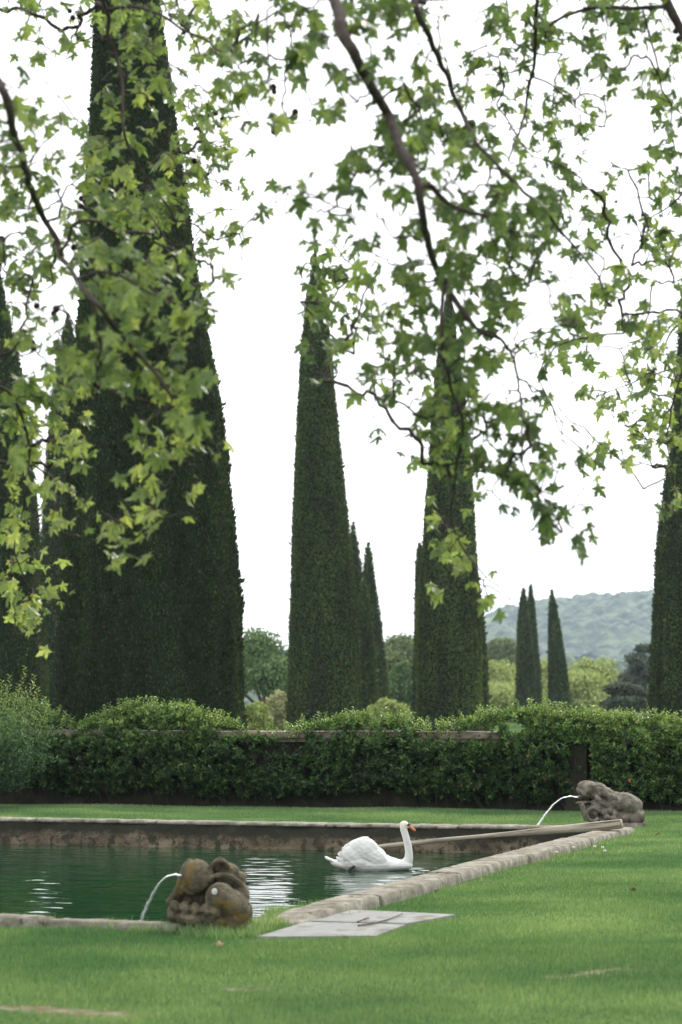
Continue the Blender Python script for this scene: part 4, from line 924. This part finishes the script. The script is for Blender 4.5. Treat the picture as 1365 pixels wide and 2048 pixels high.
for tr, P4 in BR:
    mb = MB(); off = np.array(roots[tr].location); P3 = P4[:, :3].copy()
    P3 += np.array([[fbm(p_, 3) * .012, fbm(p_ + 5, 3) * .012, fbm(p_ + 9, 3) * .012] for p_ in P3])
    tube(mb, P3 - off, P4[:, 3], 10, wob=.16); mb.build('branch', PBARK, roots[tr], True)
    for p_ in P3[::2]: nodes.append(p_); ntree.append(tr)
for tr in (0, 1):
    mb = MB(); tz = [(-.0, 0, -.2, .42), (0, .02, .3, .33), (.05, 0, 2, .27), (.1, .05, 4, .22), (.1, 0, 6, .17), (.3 * (1 - 2 * tr), .1, 8, .12)]
    P4 = smooth_path(tz, 6); tube(mb, P4[:, :3], P4[:, 3], 18, wob=.05); mb.build('trunk', PBARK, roots[tr], True)
    for z in np.arange(2.5, 8, .5): nodes.append(np.array(roots[tr].location) + np.array([.05, 0, z])); ntree.append(tr)
nmain = len(nodes)
# foliage cells -> leaf positions; unseen crown leaves are also added above and beside the frame
CELL = 45.5; cells = []; cw = []
def lbright(px, py):  # leaf tone by region: backlit dark middle and lighter sides painted as colour
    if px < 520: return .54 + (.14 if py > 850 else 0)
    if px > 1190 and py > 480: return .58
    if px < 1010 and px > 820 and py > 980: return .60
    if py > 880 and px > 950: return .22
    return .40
for r, row in enumerate(D_):
    row = row.ljust(30, '0')
    for c_, ch in enumerate(row[:30]):
        v = int(ch)
        if v: cells.append(((c_ + .5) * CELL, (r + .5) * CELL, v / 10.5))
subt = []; leafs = []      # position, px,py, bright
targets = []
for (cx_, cy_, v) in cells:
    Y = depth(cx_, cy_); s_ = F / Y * .095; area = .190 * s_ * s_
    lam = -math.log(1 - min(.93, v)) * CELL * CELL / area * 1.12; k = rng.poisson(lam)
    tp = pj(cx_ + random.uniform(-14, 14), cy_ + random.uniform(-14, 14), Y + random.gauss(0, .25)); targets.append(tp)
    sub = [(cx_ + random.uniform(-.5, .5) * CELL, cy_ + random.uniform(-.5, .5) * CELL, random.gauss(0, .3)) for _ in range(max(1, k // 4))]
    for sb in sub: subt.append((pj(sb[0], sb[1] - 6, Y + sb[2]), len(targets) - 1))
    for i in range(k):
        sb = random.choice(sub); px = sb[0] + random.gauss(0, .26) * CELL; py = sb[1] + random.gauss(0, .24) * CELL
        if px < 0 and random.random() < .3: continue
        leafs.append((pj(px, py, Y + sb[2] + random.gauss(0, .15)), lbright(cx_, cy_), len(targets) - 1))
# beyond the frame: unseen crown leaves, added to shade and dapple the lawn
for i in range(520):
    s_ = random.random()
    if s_ < .62: px, py = random.uniform(-500, 1900), random.uniform(-1500, -40)
    elif s_ < .82: px, py = random.uniform(-700, -40), random.uniform(-200, 1100)
    else: px, py = random.uniform(1400, 2100), random.uniform(-200, 1000)
    Y = random.uniform(10.5, 17); tp = pj(px, py, Y); targets.append(tp)
    for j in range(9): leafs.append((tp + rng.normal(0, .22, 3), .4, len(targets) - 1))
for i in range(260):
    while True:
        d = rng.uniform(-1, 1, 3)
        if (d ** 2).sum() < 1: break
    tp = np.array([5.2, 19.5, 10.2]) + d * np.array([4.6, 6.0, 2.4])
    if tp[2] < H + tp[1] * .31 + .5: continue
    targets.append(tp)
    for j in range(10): leafs.append((tp + rng.normal(0, .24, 3), .4, len(targets) - 1))
# join each target to the growing tree (Prim)
NP_ = np.array(nodes); T_ = np.array(targets); wgt = np.array([1, .75, 1])
best = np.full(len(T_), 1e9); bi = np.zeros(len(T_), int)
for s0 in range(0, len(T_), 200):
    d = np.linalg.norm((T_[s0:s0 + 200, None] - NP_[None]) * wgt, axis=2); bi[s0:s0 + 200] = d.argmin(1); best[s0:s0 + 200] = d.min(1)
done = np.zeros(len(T_), bool); parent = {}; tnode = {}; allp = [tuple(p_) for p_ in nodes]; alltree = list(ntree); par = [-1] * len(allp)
for it in range(len(T_)):
    d = np.where(done, 1e9, best); j = int(d.argmin()); done[j] = True; pi = int(bi[j])
    a = np.array(allp[pi]); b_ = T_[j]; ln_ = np.linalg.norm(b_ - a); mid = (a + b_) / 2 + rng.normal(0, .045, 3) * ln_ + np.array([0, 0, .04 * ln_])
    allp.append(tuple(mid)); par.append(pi); alltree.append(alltree[pi]); mi = len(allp) - 1
    allp.append(tuple(b_)); par.append(mi); alltree.append(alltree[pi]); ti = len(allp) - 1; tnode[j] = ti
    for q_, ii in ((mid, mi), (b_, ti)):
        dd = np.linalg.norm((T_ - q_) * wgt, axis=1) * 1.02; k = dd < best; best[k] = dd[k]; bi[k] = ii
allp = np.array(allp); desc = np.ones(len(allp))
for i in range(len(allp) - 1, nmain - 1, -1):
    if par[i] >= nmain: desc[par[i]] += desc[i]
mbs = [MB(), MB()]
for i in range(nmain, len(allp)):
    a, b_ = allp[par[i]], allp[i]; tr = alltree[i]; off = np.array(roots[tr].location)
    r1 = .0019 + .0013 * math.sqrt(desc[i]); r0 = r1 * 1.15
    tube(mbs[tr], [a - off, (a + b_) / 2 - off + rng.normal(0, .012, 3), b_ - off], [r0, r1, r1 * .9], 5, cap=False)
for (p_, tj) in subt:
    ti = tnode[tj]; tr = alltree[ti]; off = np.array(roots[tr].location); a = allp[ti]
    tube(mbs[tr], [a - off, (a + p_) / 2 - off + np.array([0, 0, .02]) + rng.normal(0, .01, 3), p_ - off], [.0026, .0022, .0016], 4, cap=False)
LVs = [[], []]; vr = [[], []]
for (p_, br_, tj) in leafs:
    ti = tnode[tj]; tr = alltree[ti]; off = np.array(roots[tr].location)
    size = random.uniform(.055, .118) * (1 if random.random() < .82 else .6)
    a = random.random() * 6.28; tipd = np.array([math.cos(a), math.sin(a) * .8, -random.uniform(.1, 1.3)]); tipd /= np.linalg.norm(tipd)
    nrm = np.array([random.gauss(0, .45), -abs(random.gauss(.35, .45)) * (1 if random.random() < .75 else -1), random.uniform(.25, 1.0)]); sdv = np.cross(tipd, nrm); sdv /= np.linalg.norm(sdv) + 1e-9; nn = np.cross(sdv, tipd)
    base = p_ - tipd * size * .4
    V = LV.copy(); cu = random.gauss(0, .35); V[:, 2] = V[:, 2] * random.uniform(.3, 2.3) + cu * (V[:, 1] - .3) ** 2 + random.gauss(0, .25) * V[:, 0] * V[:, 1]; V[:, 0] *= random.uniform(.62, 1.15)
    LVs[tr].append(base - off + (V[:, :1] * sdv + V[:, 1:2] * tipd + V[:, 2:3] * nn) * size)
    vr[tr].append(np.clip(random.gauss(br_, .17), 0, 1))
    # petiole to the twig
    tw = allp[ti]; dd = np.linalg.norm(tw - base)
    if dd > .12: j = par[ti]; alt = allp[j]; tw = alt if np.linalg.norm(alt - base) < dd else tw
    mid = (tw + base) / 2 + np.array([0, 0, .02]); tube(mbs[tr], [tw - off, mid - off, base - off], [.0014, .0011, .001], 3, cap=False)
print('plane leaves', len(leafs), 'twigs', len(allp))
for tr in (0, 1):
    n = len(LVs[tr]); V = np.concatenate(LVs[tr]); T = (LT[None] + (np.arange(n) * len(LV))[:, None, None]).reshape(-1, 3)
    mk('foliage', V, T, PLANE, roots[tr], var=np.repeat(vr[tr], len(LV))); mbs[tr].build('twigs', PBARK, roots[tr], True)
# hanging seed balls
balls = [(140, 22), (146, 36), (443, 130), (415, 232), (431, 226), (446, 238), (389, 322), (163, 397), (163, 413), (547, 175), (549, 184), (588, 234), (591, 224), (548, 263), (4, 478), (148, 495), (57, 560), (73, 572), (52, 584), (67, 597), (74, 612), (113, 618), (108, 627), (66, 686), (69, 697), (1087, 753), (1352, 62), (1358, 78), (20, 830), (15, 846), (135, 790), (275, 90), (262, 70), (100, 760)]
for (px, py) in balls:
    Yb = min(depth(px, py) + .3, 15.5); c_ = pj(px, py, Yb); d = np.linalg.norm(allp - c_, axis=1) + 5 * (allp[:, 2] < c_[2] + .02); j = int(d.argmin()); tr = alltree[j]; off = np.array(roots[tr].location)
    mb = MB(); r = random.uniform(.015, .021); ell(mb, (0, 0, 0), (r, r, r * 1.05), seg=12)
    q0 = allp[j] - c_
    if np.linalg.norm(q0) > .5: q0 = np.array([0, 0, .15])
    tube(mb, [(0, 0, r), q0 * .5 + np.array([0, 0, .01]), q0], [.0012, .0011, .0011], 4)
    o = mb.build('seed_ball', SEED, roots[tr], True); o.location = c_ - off

# ------------------------------------------------------------------ small things on the lawn
CLO = plain('clover_white', (.62, .58, .54), .9); GST = plain('green_stalk', (.06, .13, .03), .7)
fl = [(1146, 1702, 'small white flower head closest to the rim of the pool corner'), (1112, 1712, 'lowest and leftmost small white flower in the grass beside the rim'), (1188, 1700, 'small white flower left in the cluster of three'), (1204, 1702, 'small white flower at the top right of the cluster of three'), (1208, 1709, 'small white flower at the bottom of the cluster of three')]
for px, py, lb in fl:
    g0 = gnd(px, py + 12); t_ = thing('lawn_flower', lb, 'flower', tuple(g0), 'white flowers in the lawn by the pool rim'); h_ = .10
    mb = MB(); tube(mb, [(0, 0, 0), (.005, 0, h_ * .5), (.01, 0, h_)], [.0025, .002, .002], 5); mb.build('stalk', GST, t_, True)
    mb = MB(); ell(mb, (.01, 0, h_), (.014, .014, .012), seg=10)
    for i in range(16): a_ = i * 2.4; ell(mb, (.01 + .012 * math.cos(a_), .012 * math.sin(a_), h_ + .006 * math.sin(i)), (.006, .004, .005), seg=6)
    mb.build('flower_head', CLO, t_, True)
DRY = plain('dry_leaf', (.30, .20, .10), .8)
for px, py, lb, s_ in [(1312, 1669, 'pale dry leaf lying on the grass right of the far fountain', .07), (1268, 1781, 'small dry leaf standing in the grass at the middle right', .06), (440, 1890, 'dry leaf on the grass in front of the near fountain', .05)]:
    g0 = gnd(px, py, .035); V = LV * s_; R_ = np.array(Matrix.Rotation(random.random() * 6, 3, 'Z') @ Matrix.Rotation(.7, 3, 'X')); o = mk('fallen_leaf', V @ R_.T, LT, DRY); o.location = tuple(g0)
    tag(o, lb, 'fallen leaf', 'dry leaves on the lawn')

# ------------------------------------------------------------------ haze
x0, x1, y0, y1, z0, z1 = -3100, 3100, -800, 3100, -12, 120
z0 = -12
V = [(x, y, z) for x in (x0, x1) for y in (y0, y1) for z in (z0, z1)]
Q = [(0, 1, 3, 2), (4, 6, 7, 5), (0, 4, 5, 1), (2, 3, 7, 6), (0, 2, 6, 4), (1, 5, 7, 3)]
m = bpy.data.materials.new('haze_air'); m.use_nodes = True; nt = m.node_tree; nt.nodes.clear(); out = nt.nodes.new('ShaderNodeOutputMaterial')
pv = nt.nodes.new('ShaderNodeVolumePrincipled'); pv.inputs['Color'].default_value = (.68, .82, 1, 1); pv.inputs['Density'].default_value = .00014; pv.inputs['Anisotropy'].default_value = .3
L(nt, pv.outputs[0], out.inputs['Volume'])
HAZE = True
if HAZE: struct(mk('haze', V, [np.array(Q)], m), 'stuff')
